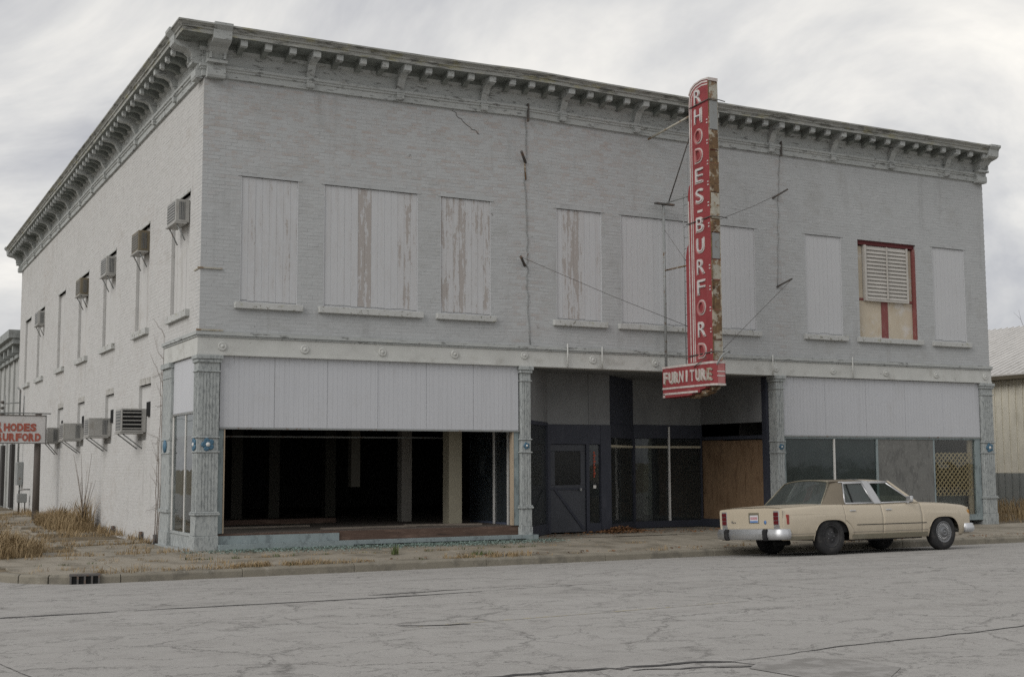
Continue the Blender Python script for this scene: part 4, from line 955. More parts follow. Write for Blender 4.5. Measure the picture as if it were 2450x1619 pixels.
for k, (y, z, w) in enumerate(((-1.66, 2.97, .14), (-1.45, 2.93, .18), (-1.83, 3.04, .10), (-1.2, 2.90, .2))):
    m = MB(); m.prism([(y - w, z), (y - w * .4, z + .05), (y + w * .8, z + .02), (y + w, z - .03), (y, z - .045)], BX0 + .06 + .03 * k, BX1 - .08, 'x'); m.build('torn_metal', 'rust', fb_)
pinkend = [(BX0 + .02, -2.0), (BX0 + .085, -2.062), (BX1 - .085, -2.062), (BX1 - .02, -2.0)]
m = MB(); m.box(BX0 + .10, BX1 - .085, -2.066, -2.058, 3.125, 3.525); m.build('end_face', 'sign_pink', fb_)
for z in (3.275, 3.365): m = MB(); m.box(BX0 + .085, BX1 - .08, -2.071, -2.058, z - .012, z + .012); m.build('stripe', 'sign_white', fb_)
for i, ch in enumerate("FURNITURE"):
    y = -.36 - i * .1925; w = .06 if ch == 'I' else .15
    lt = letter(ch, w, .24, .014, .03, 'sign_white' if i < 8 else 'rust_pale', M_side(BX0 - .006, y, 3.325), fb_)
    if ch in 'FURE': letter(ch, w, .24, .008, .01, 'rust_pale', M_side(BX0 - .003, y - .035, 3.305), lt, 'ghost_letter')
m = MB(); m.tube([(10.0, -1.1, 3.40), (9.86, -1.5, 3.52), (9.88, -1.85, 3.66)], .009, 5); m.build('loose_wire', 'iron_dark', sign)
m = MB(); m.tube([(9.98, -1.98, 3.42), (10.0, -2.08, 3.55), (10.04, -2.10, 3.64), (10.12, -2.12, 3.72), (10.26, -2.13, 3.80)], .022, 6); m.build('bent_pipe', 'steel_grey', sign)
# pipes, ladder and stays that carry it
rod('stand_pipe', [(10.05, -.16, 3.45), (10.05, -.16, 7.14)], .030, 'steel_grey', sign, 8)
m = MB(); m.box(9.83, 10.32, -.20, -.12, 7.13, 7.17); m.build('t_bar', 'iron_dark', sign)
rod('arm', [(10.06, -.16, 7.15), (10.07, -1.28, 7.16)], .018, 'steel_grey', sign); rod('arm', [(10.05, -.16, 5.68), (10.07, -1.1, 5.68)], .018, 'rust', sign)
rod('brace', [(10.06, -.35, 7.17), (10.07, -1.27, 8.62)], .015, 'iron_dark', sign); rod('arm', [(9.75, -.05, 8.58), (10.05, -1.30, 8.86)], .024, 'rust_pale', sign)
for y in (-.86, -1.02):
    rod('ladder_rail', [(10.08, y, 3.55), (10.08, y, 8.3 if y < -.9 else 7.35)], .012, 'steel_grey', sign)
z = 3.7
while z < 7.3: rod('rung', [(10.08, -.86, z), (10.08, -1.02, z)], .008, 'steel_grey', sign, 4); z += .235
rod('stay_wire', [(6.47, -.24, 5.71), (8.3, -.7, 4.98), (10.0, -1.1, 4.36)], .005, 'iron_dark', sign, 4)
rod('stay_wire', [(13.5, -.24, 5.70), (11.6, -1.2, 4.6), (10.2, -1.9, 3.78)], .006, 'iron_dark', sign, 4)
rod('stay_wire', [(13.44, -.24, 7.78), (11.8, -1.1, 7.1), (10.2, -1.8, 6.5)], .005, 'iron_dark', sign, 4)
rod('stay_wire', [(10.05, -.16, 6.6), (10.06, -1.0, 5.72)], .005, 'iron_dark', sign, 4)

# ------------------------------------------------------------------ hanging board on its post, side street
hs = thing('post_sign', 'white board with red shop name on a brown post beside the long side wall', 'sign', (-1.3, 16.1, 0))
def hpart(mb, nm, mat): o = mb.build(nm, mat, hs); o.location = (1.3, -16.1, 0); return o
m = MB(); m.tube([(-.62, 16.1, -.1), (-.62, 16.1, 3.06)], .10, 10, .088); hpart(m, 'post', 'bark')
m = MB(); m.box(-2.35, -.44, 15.92, 15.96, 2.20, 2.97); hpart(m, 'board', 'hang_sign_white')
m = MB(); m.box(-2.37, -.42, 15.905, 15.975, 2.97, 2.995); m.box(-2.37, -.42, 15.905, 15.975, 2.178, 2.20); m.box(-.44, -.42, 15.905, 15.975, 2.20, 2.97); m.box(-2.37, -2.35, 15.905, 15.975, 2.20, 2.97); hpart(m, 'frame', 'iron_dark')
m = MB(); m.tube([(-2.6, 15.94, 3.06), (-.30, 15.94, 3.04)], .018, 6); hpart(m, 'top_pipe', 'steel_grey')
for x in (-1.55, -1.05): m = MB(); m.tube([(x, 15.94, 2.98), (x, 15.94, 3.55)], .015, 6); hpart(m, 'hanger', 'steel_grey')
def hl(ch, x, z, w, h): o = letter(ch, w, h, .012, .055, 'hang_sign_red', M_front(x, 15.914, z), hs); o.location = (1.3, -16.1, 0)
hl('R', -1.70, 2.66, .21, .32); hl('B', -1.72, 2.36, .21, .30)
for i, ch in enumerate("HODES"): hl(ch, -1.485 + i * .178, 2.64, .165, .225)
for i, ch in enumerate("URFORD"): hl(ch, -1.51 + i * .173, 2.36, .16, .225)
o = hs

# ------------------------------------------------------------------ window air conditioners
def air_con(y, z, dep, wid, h, label, case='ac_case', slats=False, group='air conditioners on the side wall'):
    t = thing('air_conditioner', label, 'air conditioner', (0, y, z), group)
    m = MB(); m.box(-dep, .06, 0, wid, 0, h); bevel(m.build('case', case, t), .012, 2)
    if slats:
        m = MB(); m.box(-dep + .03, -.04, -.004, .0, .05, h - .04); gk = m.build('grille', 'car_black', t)
        for k in range(5): zz = .07 + k * (h - .12) / 4.6; m = MB(); m.box(-dep + .03, -.04, -.012, -.004, zz, zz + .022); m.build('slat', 'ac_case', gk)
    else:
        m = MB(); m.box(-.14, -.03, -.005, .0, .05, h - .05); gk = m.build('grille', 'ac_fin', t)
        for k in range(3): xx = -.125 + k * .035; m = MB(); m.box(xx, xx + .008, -.010, -.005, .05, h - .05); m.build('slat', case, gk)
    m = MB(); m.box(-dep - .004, -dep, .05, wid - .05, .05, h - .05); gk = m.build('grille', 'ac_fin', t)
    for k in range(6): zz = .07 + k * (h - .14) / 5.5; m = MB(); m.box(-dep - .010, -dep - .004, .05, wid - .05, zz, zz + .018); m.build('slat', case, gk)
    m = MB(); m.box(-dep - .02, .0, -.02, wid + .02, -.03, -.002); m.build('shelf', 'ac_case', t)
    for yy in (.05, wid - .05):
        m = MB(); m.tube([(-dep + .04, yy, -.03), (-.01, yy, -.34)], .014, 5); m.build('brace', 'steel_grey', t)
for (y, z, lb, cs) in ((1.14, 6.06, 'pale air conditioner high on side wall, nearest the front corner', 'ac_case'), (4.56, 6.03, 'brown air conditioner high on side wall, second from front corner', 'ac_brown'), (8.30, 6.03, 'pale air conditioner high on side wall, third from front corner', 'ac_case'), (12.02, 6.0, 'brown air conditioner high on side wall, fourth from front corner', 'ac_brown'), (20.2, 6.02, 'farthest air conditioner high on side wall, near the rear corner', 'ac_case')):
    air_con(y, z + .05, .21, .72, .44, lb, cs)
for i, (y, lb) in enumerate(((4.62, 'slatted air conditioner low on side wall, nearest the shopfront'), (8.58, 'boxy air conditioner low on side wall, second from the shopfront'), (12.5, 'boxy air conditioner low on side wall, third from the shopfront'), (16.5, 'small air conditioner low on side wall, right beside the white post sign'))):
    air_con(y, 2.22, .46 if i < 3 else .32, .62, .44 if i else .50, lb, 'ac_case', i == 0)

# things on the far end of the side wall
t = thing('service_mast', 'grey electric service mast with insulators high on far side wall', 'utility mast', (-.15, 24.6, 3.2))
for (nm, pts, r) in (('mast', [(0, 0, -2.2), (0, 0, 1.0), (-.1, 0, 1.1)], .035), ('arm', [(0, -.3, .55), (-.6, -.3, .5)], .02), ('arm', [(0, -.3, .2), (-.6, -.3, .15)], .02)): rod(nm, pts, r, 'steel_grey', t)
for k in range(3): m = MB(); m.lathe((-.6, -.3, .1 + .2 * k), (0, 0, 1), [(.03, 0), (.06, .03), (.06, .07), (.03, .1)], 8); m.build('insulator', 'iron_dark', t)
for k in range(3): rod('wire', [(-.6, -.3, .15 + .2 * k), (-8, .5, .0 + .25 * k), (-20, 1.5, .6 + .3 * k)], .008, 'iron_dark', t, 4)
t = thing('meter_box', 'grey electric meter box on the far side wall below the post sign', 'meter', (0, 24.3, 1.2))
m = MB(); m.box(-.2, -.01, 0, .5, -.3, .5); bevel(m.build('box', 'steel_grey', t), .01); rod('conduit', [(-.08, .25, -1.2), (-.08, .25, -.3)], .03, 'steel_grey', t)
t = thing('gas_meter', 'small grey gas meter with pipes at foot of side wall', 'meter', (-.25, 22.4, .0))
m = MB(); m.box(-.15, .15, -.1, .1, .35, .65); bevel(m.build('body', 'steel_grey', t), .02); rod('pipe', [(-.1, 0, 0), (-.1, 0, .75), (.05, 0, .78), (.25, 0, .78)], .02, 'iron_dark', t); rod('pipe', [(.1, 0, 0), (.1, 0, .4)], .02, 'iron_dark', t)
PIPES = (('nearest the shopfront post', 2.98), ('second from the shopfront', 4.35), ('third from the shopfront', 7.4), ('behind the tall dry weeds', 13.6))
for lb, y in PIPES:
    m = MB(); m.tube([(-.05, y, -.05), (-.06, y, .16)], .045, 7); o = m.build('drain_stub', 'iron_dark'); o['label'] = 'short black pipe stub at foot of side wall, ' + lb; o['category'] = 'pipe'; o['group'] = 'pipe stubs along the side wall'

# dead vine climbing the corner by the return post
vn = thing('dead_vine', 'leafless dead vine climbing the white side wall by the shopfront corner', 'vine', (0, 2.9, 0))
def vine_run(p0, steps, dz, dy, r):
    P = [Vector(p0)]
    for i in range(steps):
        q = P[-1] + Vector((random.uniform(-.006, .006), dy + random.uniform(-.05, .05), dz + random.uniform(-.03, .03))); q.x = min(-.012, max(-.05, q.x)); P.append(q)
    m = MB(); m.tube(P, r, 5, r * .35); m.build('stem', 'vine', vn); return P
for (y0, dy, n_) in ((.02, -.008, 26), (.12, -.012, 24), (.25, .004, 14)):
    P = vine_run((-.03, y0, 0), n_, .15, dy, .012)
    for k in range(5, len(P), 3): vine_run(P[k], random.randint(4, 9), random.uniform(-.02, .10), random.choice((-.06, .10, .13)), .005)

# ------------------------------------------------------------------ neighbours
nb = thing('neighbour_building', 'grey two storey building with heavy cornice beyond the far left end', 'building', (4, 36, 0))
def npart(mb, nm, mat): o = mb.build(nm, mat, nb); o.location = (-4, -36, 0); return o
m = MB(); m.box(.25, 9, 27.0, 48, -.2, 6.2); npart(m, 'wall', 'neighbour_grey')
m = MB(); m.box(-.35, 9.2, 26.9, 48.2, 6.25, 6.55); m.box(-.2, 9.1, 26.95, 48.1, 6.05, 6.248); m.box(.1, 9.05, 26.97, 48.05, 5.62, 5.75); npart(m, 'cornice', 'neighbour_cornice')
for k in range(14):
    y = 27.6 + k * 1.45; m = MB(); m.box(-.12, .25, y, y + .3, 5.76, 6.05); npart(m, 'bracket', 'neighbour_cornice')
for k in range(12):
    y = 28.2 + k * 1.6; m = MB(); m.box(.18, .26, y, y + .25, -.1, 5.6); npart(m, 'pier', 'neighbour_grey')
for k in range(5):
    y = 29.0 + k * 3.2; m = MB(); m.box(.12, .24, y, y + .7, .0, 2.4); npart(m, 'door', 'dark_interior')
mb_ = thing('metal_building', 'cream ribbed metal building with low pitched roof beyond the right end', 'building', (33, 14, 0))
def mpart(mb, nm, mat): o = mb.build(nm, mat, mb_); o.location = (-33, -14, 0); return o
y = -1.2; 
while y < 34:
    m = MB(); m.box(30.03, 30.09, y, y + .895, 1.17, 4.42)
    for k in range(3): m.prism([(y + .04 + .3 * k, 1.17)] * 0 + [], 0, 0) if False else m.box(29.985, 30.03, y + .05 + .3 * k, y + .09 + .3 * k, 1.17, 4.42)
    mpart(m, 'wall_panel', 'metal_siding')
    m = MB(); m.box(30.03, 30.09, y, y + .895, -.3, 1.165)
    for k in range(3): m.box(29.985, 30.03, y + .05 + .3 * k, y + .09 + .3 * k, -.3, 1.165)
    mpart(m, 'wainscot_panel', 'metal_wainscot')
    m = MB(); sl_ = (6.9 - 4.5) / 6.3
    P = lambda x: 4.50 + (x - 29.7) * sl_
    m.prism([(29.7, P(29.7)), (36.0, P(36.0)), (36.0, P(36.0) + .05), (29.7, P(29.7) + .05)], y, y + .897)
    for k in range(3): m.prism([(29.7, P(29.7) + .05), (36.0, P(36.0) + .05), (36.0, P(36.0) + .085), (29.7, P(29.7) + .085)], y + .05 + .3 * k, y + .09 + .3 * k)
    mpart(m, 'roof_panel', 'metal_roof'); y += .9
m = MB(); m.box(29.62, 30.0, -1.25, 34, 4.36, 4.49); m.box(30.0, 30.12, -1.25, 34, 4.425, 4.49); mpart(m, 'gutter', 'eave_brown')
m = MB(); m.box(30.1, 42, -1.1, 33.9, -.3, 4.4); m.prism([(30.1, 4.41), (41.9, 4.41), (36, 6.75)], -1.1, 33.9); mpart(m, 'core', 'metal_siding')
m = MB(); m.prism([(36.0, 6.9), (42.3, 4.5), (42.3, 4.55), (36.0, 6.95)], -1.25, 34); mpart(m, 'rear_roof', 'metal_roof')

# bare trees far behind the metal building
def bare_tree(x, y, h, label, seed):
    rr = random.Random(seed); t = thing('bare_tree', label, 'tree', (x, y, -.3), 'bare winter trees on the skyline')
    tr = MB(); cr = MB()
    def grow(mb, p, d, ln, r, lev):
        pts = [p]; q = p.copy(); dd = d.copy()
        for i in range(4):
            dd = (dd + Vector((rr.uniform(-.16, .16), rr.uniform(-.16, .16), rr.uniform(-.02, .12)))).normalized(); q = q + dd * ln / 4; pts.append(q.copy())
        mb.tube(pts, r, 5 if lev < 3 else 3, r * .55, False)
        if lev < 5:
            for i in range(3 if lev < 4 else 2):
                k = rr.choice((2, 3, 4)); a = rr.uniform(0, 6.28); sp = rr.uniform(.45, .95)
                nd = (dd + Vector((math.cos(a) * sp, math.sin(a) * sp, rr.uniform(-.1, .35)))).normalized()
                grow(cr, pts[k], nd, ln * rr.uniform(.55, .8), r * .52, lev + 1)
    grow(tr, Vector((0, 0, 0)), Vector((0, 0, 1)), h * .36, h * .022, 0)
    tr.build('trunk', 'bark', t); cr.build('branches', 'bark', t, fix=False)
bare_tree(54.7, 29.6, 13.6, 'bare leafless tree just right of the store above metal roof', 3)
bare_tree(67.4, 39.8, 12.8, 'smaller bare tree top just showing over the metal roof', 8)

# ------------------------------------------------------------------ dry grass, weeds, broken glass, leaves
def blade(m, x, y, z, h, lean, w, a):
    dx, dy = math.cos(a), math.sin(a); px, py = -dy * w, dx * w
    m1 = (x + dx * lean * .35 * h, y + dy * lean * .35 * h, z + h * .6); tip = (x + dx * lean * h, y + dy * lean * h, z + h * (1 - .25 * lean))
    n = m.add([(x - px, y - py, z), (x + px, y + py, z), (m1[0] + px * .7, m1[1] + py * .7, m1[2]), (m1[0] - px * .7, m1[1] - py * .7, m1[2]), tip])
    m.cv = random.random(); m.face((n, n + 1, n + 2, n + 3)); m.face((n + 3, n + 2, n + 4))
def tuft(m, x, y, z, n, h, spread, w=.006, lean=.7):
    for i in range(n):
        a = random.uniform(0, 6.283); r = spread * math.sqrt(random.random())
        blade(m, x + math.cos(a) * r, y + math.sin(a) * r, z, h * random.uniform(.45, 1.1), random.uniform(.1, 1) * lean, w * random.uniform(.6, 1.3), random.uniform(0, 6.283))
gm = MB(); gg = MB()
for i in range(1000):                                     # broken side pavement, mostly along joints
    x = random.uniform(-3.4, -.02); y = random.choice((random.uniform(-2.6, 25), .05 + 1.62 * random.randint(0, 15) + random.uniform(-.1, .1)))
    if mnoise.noise((x * .8, y * .45, 2)) < -.12: continue
    if not arc_in(x, y, 1.5): continue
    tuft(gm, x, y, ground_z(x, y) - .02, 16, random.uniform(.05, .17), random.uniform(.06, .2), .005, 1.0)
for i in range(90):
    y = random.uniform(3, 24); tuft(gm, -random.uniform(.03, .3), y, -.01, 16, random.uniform(.08, .28), .14)
for i in range(150):                                     # along the kerb
    x = random.choice((random.uniform(-1.6, 1.2), random.uniform(-.2, 2.3), random.uniform(3.6, 5.2), random.uniform(-3, 14), random.uniform(-2.9, 2)))
    y = -2.9 + random.uniform(-.06, .12) - (0 if x > -1.85 else 0)
    if not arc_in(x, y, 1.55): continue
    tuft(gm, x, y, ground_z(x, y) - .015, 20, random.uniform(.05, .15), random.uniform(.05, .16), .005, 1.1)
for i in range(70):
    x = random.uniform(-1.8, 9); tuft(gm, x, -1.468 + random.uniform(-.03, .03), ground_z(x, -1.468) - .015, 12, random.uniform(.03, .08), .09, .004, 1.0)
for i in range(34):
    x = random.uniform(-3, 6); y = random.choice((-2.88, -1.47, random.uniform(0, 8) if x < 0 else -1.47)); tuft(gg, x, y + random.uniform(-.05, .05), ground_z(x, y) - .02, 14, random.uniform(.04, .10), .08, .007, 1.0)
tuft(gg, 3.05, -1.9, ground_z(3, -1.9), 30, .20, .07, .008, .6); tuft(gg, 4.45, -2.5, ground_z(4.4, -2.5), 60, .09, .22, .008, 1.0)
for i in range(700):                                     # verge between the store and the metal building
    x = random.uniform(20.3, 33); y = random.uniform(-2.8, 8); tuft(gm, x, y, ground_z(0, y) - .02 if y < 0 else .0, 8, random.uniform(.2, .62) if y > 0 else random.uniform(.05, .2), .25, .012)
o = gm.build('dry_grass', 'grass_dry', fix=False, kind='stuff'); o['label'] = 'short dry brown grass growing through pavement joints and along the kerb'; o['category'] = 'grass'
o = gg.build('green_weeds', 'grass_green', fix=False, kind='stuff'); o['label'] = 'small green weeds sprouting in the pavement cracks'; o['category'] = 'weeds'
def grass_mound(label, cx, cy, rx, ry, h, n):
    m = MB()
    for i in range(n):
        a = random.uniform(0, 6.283); r = math.sqrt(random.random()); x = cx + math.cos(a) * r * rx; y = cy + math.sin(a) * r * ry
        blade(m, x, y, ground_z(x, y) - .02, h * (1.15 - .6 * r) * random.uniform(.6, 1.15), random.uniform(.2, 1.2), random.uniform(.005, .011), random.uniform(0, 6.283))
    o = m.build('grass_clump', 'grass_dry', fix=False); o['label'] = label; o['category'] = 'grass clump'; return o
grass_mound('large mound of straw coloured dry grass at the far left pavement edge', -3.35, 1.3, .95, 1.5, .62, 2600)
grass_mound('low dry grass bank against the side wall below the air conditioners', -.55, 11.6, .5, 3.4, .62, 2000)
t = thing('weed_bush', 'tall dry brown weed with bare stalks against the side wall', 'weed', (-.35, 9.6, 0))
m = MB()
for i in range(160): blade(m, random.uniform(-.22, .22), random.uniform(-.35, .35), 0, random.uniform(.4, 1.0), random.uniform(.1, .6), .008, random.uniform(0, 6.28))
m.build('leaves', 'grass_dry', t, fix=False)
m = MB()
for i in range(14):
    a = random.uniform(0, 6.28); l = random.uniform(.5, 1.0); hh = random.uniform(.9, 2.1)
    P = [(0 + random.uniform(-.1, .1), random.uniform(-.1, .1), 0), (math.cos(a) * l * .1, math.sin(a) * l * .35, hh * .5), (math.cos(a) * l * .25, math.sin(a) * l, hh)]
    m.tube(P, .010, 4, .003)
m.build('stalks', 'vine', t)
# green broken window glass along the shopfront
m = MB(); m.cs = False
for i in range(9000):
    x = random.choice((random.uniform(.1, 7.3), random.gauss(2.6, 1.4), random.gauss(5.2, .9))); y = -.15 - abs(random.gauss(0, .30)); 
    if not (-.4 < x < 8.2 and y > -1.1): continue
    z = ground_z(x, y) + .002 + .03 * random.random() * math.exp(-(abs(y) - .1) * 5) ; s_ = random.uniform(.008, .026); a = random.uniform(0, 6.28)
    nrm = Vector((random.gauss(0, .5), random.gauss(0, .5), 1)).normalized(); u = nrm.orthogonal().normalized(); v = nrm.cross(u)
    k = 3; n = m.add([Vector((x, y, z + s_ * .3)) + (u * math.cos(a + j * 2.1) + v * math.sin(a + j * 2.1)) * s_ * random.uniform(.6, 1.2) for j in range(k)]); m.face((n, n + 1, n + 2))
o = m.build('broken_glass', 'shard', fix=False, kind='stuff'); o['label'] = 'green broken window glass strewn below the open shopfront'; o['category'] = 'broken glass'
m = MB()
for i in range(420):
    if random.random() < .6: x, y = random.uniform(7.3, 12.9), random.uniform(.1, 1.25) ; z = .026
    else: x = random.uniform(2, 22); y = -2.85 + random.uniform(-.05, .2); z = ground_z(x, y) + .004
    if z > 0 and y > (x - 6.9) * 1.05: continue
    s_ = random.uniform(.02, .05); a = random.uniform(0, 6.28)
    n = m.add([(x + math.cos(a + j * 1.57) * s_ * (1 if j % 2 else .5), y + math.sin(a + j * 1.57) * s_ * (1 if j % 2 else .5), z + random.uniform(0, .03)) for j in range(4)]); m.face((n, n + 1, n + 2, n + 3))
o = m.build('fallen_leaves', 'leaf_litter', fix=False, kind='stuff'); o['label'] = 'brown fallen leaves drifted in the recessed entrance and along the kerb'; o['category'] = 'leaves'
t = thing('leaf_heap', 'heap of reddish brown leaves on the entrance floor beside the door', 'leaves', (9.7, 1.15, .02))
m = MB()
for i in range(500):
    x, y = random.gauss(0, .33), random.gauss(0, .16); z = max(0, .13 * math.exp(-(x * x / .12 + y * y / .04))) * random.random(); s_ = random.uniform(.02, .05); a = random.uniform(0, 6.28)
    n = m.add([(x + math.cos(a + j * 1.57) * s_, y + math.sin(a + j * 1.57) * s_ * .6, z + random.uniform(0, .04)) for j in range(4)]); m.face((n, n + 1, n + 2, n + 3))
m.build('litter', 'leaf_litter', t, fix=False, kind='stuff')
for i, (x, y, rz, L_, lb) in enumerate(((3.6, .75, .06, 2.0, 'long grey plank lying on the shop floor near the sill'), (5.3, 1.0, -.28, 1.6, 'slanting dark plank on shop floor near the cream column'), (1.6, 2.0, .05, 2.4, 'weathered plank lying deep in the left of the open shop'))):
    m = MB(); m.box(-L_ / 2, L_ / 2, -.07, .07, 0, .03); o = m.build('loose_plank', 'plank_wood', None, (x, y, FZ + .002)); o.rotation_euler.z = rz; o['label'] = lb; o['category'] = 'plank'; o['group'] = 'loose planks in the shop'
t = thing('orange_marker', 'orange cone standing low inside the narrow side window', 'cone', (.32, 1.05, FZ))
m = MB(); m.lathe((0, 0, 0), (0, 0, 1), [(.17, 0), (.17, .03), (.10, .03), (.03, .42), (.0001, .42)], 14); m.build('body', 'orange_thing', t)

# ------------------------------------------------------------------ the parked sedan (local x forward, origin under the rear axle)
car = thing('parked_car', 'beige boxy four door sedan with brown vinyl roof parked at the kerb', 'car', (10.30, -4.06, -.188))
car.rotation_euler = (-math.atan(.046), 0, R(.9))
def lut(T, x):
    if x <= T[0][0]: return T[0][1]
    for (a, va), (b, vb) in zip(T, T[1:]):
        if x <= b: t = (x - a) / (b - a); return va + (vb - va) * t
    return T[-1][1]
ZS = [(-1.25, .850), (-1.1, .862), (-.6, .882), (-.1, .895), (.4, .892), (1.3, .888), (2.2, .902), (2.6, .888), (3.1, .868), (3.45, .838), (3.58, .815), (3.64, .79)]
YT = [(-1.25, -.045), (-1.0, -.015), (-.5, 0), (2.4, 0), (3.0, -.012), (3.4, -.03), (3.64, -.055)]
YP = [(.20, .918), (.26, .938), (.36, .966), (.385, .972), (.50, .983), (.60, .987), (.72, .984), (.738, .972), (.80, .958), (.845, .945), (.875, .930), (.895, .916), (.91, .905)]
def zs(X): return lut(ZS, X)
def ysk(X, z):
    return lut(YP, z - (zs(X) - .895) * unit((z - .5) / .38)) + lut(YT, X)
WB = 2.90; RA, RB = .435, .375
def arch(X):
    z = -1
    for c in (0, WB):
        d = (X - c) / RA
        if abs(d) < 1: z = max(z, .26 + RB * (1 - d ** 4) ** .5 * (1 - .10 * d * d))
    return z
def low(X): return max(.262 if -.44 < X < 3.4 else .292, arch(X))
def cut(X): return .26 + .43 * max(0, 1 - (X / .575) ** 2) ** .5 + .0
def cols(a, b):
    s = {round(a, 4), round(b, 4)}
    k = a
    while k < b: s.add(round(k, 4)); k += .06
    for c in (0, WB):
        for i in range(-16, 17):
            x = c + RA * math.sin(math.pi / 2 * i / 16) * .999
            if a < x < b: s.add(round(x, 4))
    return sorted(s)
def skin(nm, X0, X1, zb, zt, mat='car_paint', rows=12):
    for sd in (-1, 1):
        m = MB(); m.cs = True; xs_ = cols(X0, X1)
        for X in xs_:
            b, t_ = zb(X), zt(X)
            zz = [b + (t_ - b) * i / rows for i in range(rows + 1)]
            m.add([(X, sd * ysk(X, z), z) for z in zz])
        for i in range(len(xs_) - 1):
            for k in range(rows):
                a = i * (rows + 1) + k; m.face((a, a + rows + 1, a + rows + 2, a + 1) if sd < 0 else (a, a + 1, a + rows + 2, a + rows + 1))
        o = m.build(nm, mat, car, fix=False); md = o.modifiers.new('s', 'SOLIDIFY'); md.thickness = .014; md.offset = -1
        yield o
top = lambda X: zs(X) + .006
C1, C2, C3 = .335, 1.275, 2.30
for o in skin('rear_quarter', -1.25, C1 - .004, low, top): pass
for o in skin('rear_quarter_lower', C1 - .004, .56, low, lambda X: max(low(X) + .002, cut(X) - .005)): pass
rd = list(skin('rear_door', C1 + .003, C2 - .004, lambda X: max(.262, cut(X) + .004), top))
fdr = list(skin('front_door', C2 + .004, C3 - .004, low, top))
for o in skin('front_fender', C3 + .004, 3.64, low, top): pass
def surf(nm, X0, X1, yw, zf, mat, ny=14, step=.07, xf=None):
    m = MB(); m.cs = True; nx_ = max(2, int((X1 - X0) / step)); 
    for i in range(nx_ + 1):
        X = X0 + (X1 - X0) * i / nx_
        for k in range(ny + 1): y = -yw(X) + 2 * yw(X) * k / ny; XX = xf(X, y) if xf else X; m.add([(XX, y, zf(X, y))])
    for i in range(nx_):
        for k in range(ny): a = i * (ny + 1) + k; m.face((a, a + ny + 1, a + ny + 2, a + 1))
    o = m.build(nm, mat, car, fix=False); return o
yed = lambda X: .907 + lut(YT, X)
surf('hood', 2.20, 3.63, lambda X: yed(X) + .002, lambda X, y: zs(X) + .006 + .030 * (1 - (y / .92) ** 4) + (.008 if abs(y) < .3 else 0), 'car_paint')
surf('trunk_lid', -1.245, -.02, lambda X: yed(X) + .002, lambda X, y: zs(X) + .006 + .028 * (1 - (y / .92) ** 4), 'car_paint')
surf('body_floor', -1.1, 3.55, lambda X: .90, lambda X, y: .345, 'car_black')
m = MB(); m.box(3.585, 3.640, -.905, .905, .40, .80); m.build('nose_panel', 'car_paint', car)
m = MB(); m.box(-1.1, 3.55, -.60, .60, .33, .62); m.box(-1.15, -.14, -.86, .86, .66, .82); m.box(2.28, 3.45, -.86, .86, .66, .79); m.box(.56, 2.3, -.93, .93, .24, .40); m.box(.1, 2.3, -.93, -.90, .40, .80); m.box(.1, 2.3, .90, .93, .40, .80); m.build('inner_body', 'car_black', car)
m = MB();  m.tube([(-.65, .0, .30), (0, -.62, .30)], .03, 6); m.build('chassis', 'car_black', car)
m = MB(); m.tube([(-.95, -.35, .235), (-.55, -.35, .235)], .05, 8); m.build('muffler', 'car_black', car)
m = MB(); m.tube([(0, -.7, .32), (0, .7, .32)], .05, 8); m.tube([(WB, -.7, .32), (WB, .7, .32)], .05, 8); m.build('axle', 'car_black', car)
# rear panel
m = MB(); m.cs = True
for i in range(9):
    y = -.943 + 1.886 * i / 8; bow = .022 * (1 - (y / .943) ** 2)
    m.add([(-1.225 - bow, y, .44), (-1.252 - bow, y, .56), (-1.252 - bow, y, .80), (-1.243 - bow * .5, y, .853 + .02 * (1 - (y / .9) ** 4))])
for i in range(8):
    for k in range(3): a = i * 4 + k; m.face((a, a + 4, a + 5, a + 1))
tp = m.build('tail_panel', 'car_paint', car)
for sd in (-1, 1):
    m = MB(); m.box(-1.268, -1.24, sd * .70, sd * .862, .545, .815); tl = m.build('tail_light', 'bright_trim', car); bevel(tl, .008)
    for k in range(3): z = .575 + k * .074; m = MB(); m.box(-1.279, -1.266, sd * .712, sd * .850, z, z + .066); bevel(m.build('lens', 'tail_red', tl), .004, 1)
    m = MB(); m.box(-1.262, -1.245, sd * .70, sd * .862, .485, .540); m.build('back_up_lamp', 'bright_trim', car)
    m = MB(); yq = ysk(-1.08, .66); m.box(-1.145, -1.085, sd * (yq - .03), sd * (yq + .004), .575, .745); bevel(m.build('side_marker', 'marker_red', car), .004, 1)
m = MB(); m.box(-1.282, -1.262, -.29, .01, .600, .790); m.build('plate_recess', 'dull_trim', car)
m = MB(); m.box(-1.289, -1.280, -.275, -.035, .612, .745); pt = m.build('licence_plate', 'plate_white', car)
m = MB(); m.box(-1.292, -1.288, -.27, -.04, .615, .645); m.build('blue_band', 'plate_blue', pt)
for k in range(6): m = MB(); y = -.255 + k * .035; m.box(-1.292, -1.288, y, y + .020, .665, .715); m.build('mark', 'plate_red', pt)
for k in range(4): m = MB(); m.box(-1.278, -1.272, .42 + k * .035, .445 + k * .035, .605 + (.008 if k % 2 else 0), .626 + (.02 if k == 3 else 0)); m.build('script', 'grey_script', car)
m = MB(); m.lathe((-1.272, -.47, .615), (-1, 0, 0), [(.035, 0), (.035, .006), (.0001, .008)], 10); m.build('badge', 'plate_blue', car)
m = MB(); m.box(-1.29, -1.262, -.89, .89, .445, .468); m.build('valance_gap', 'car_black', car)
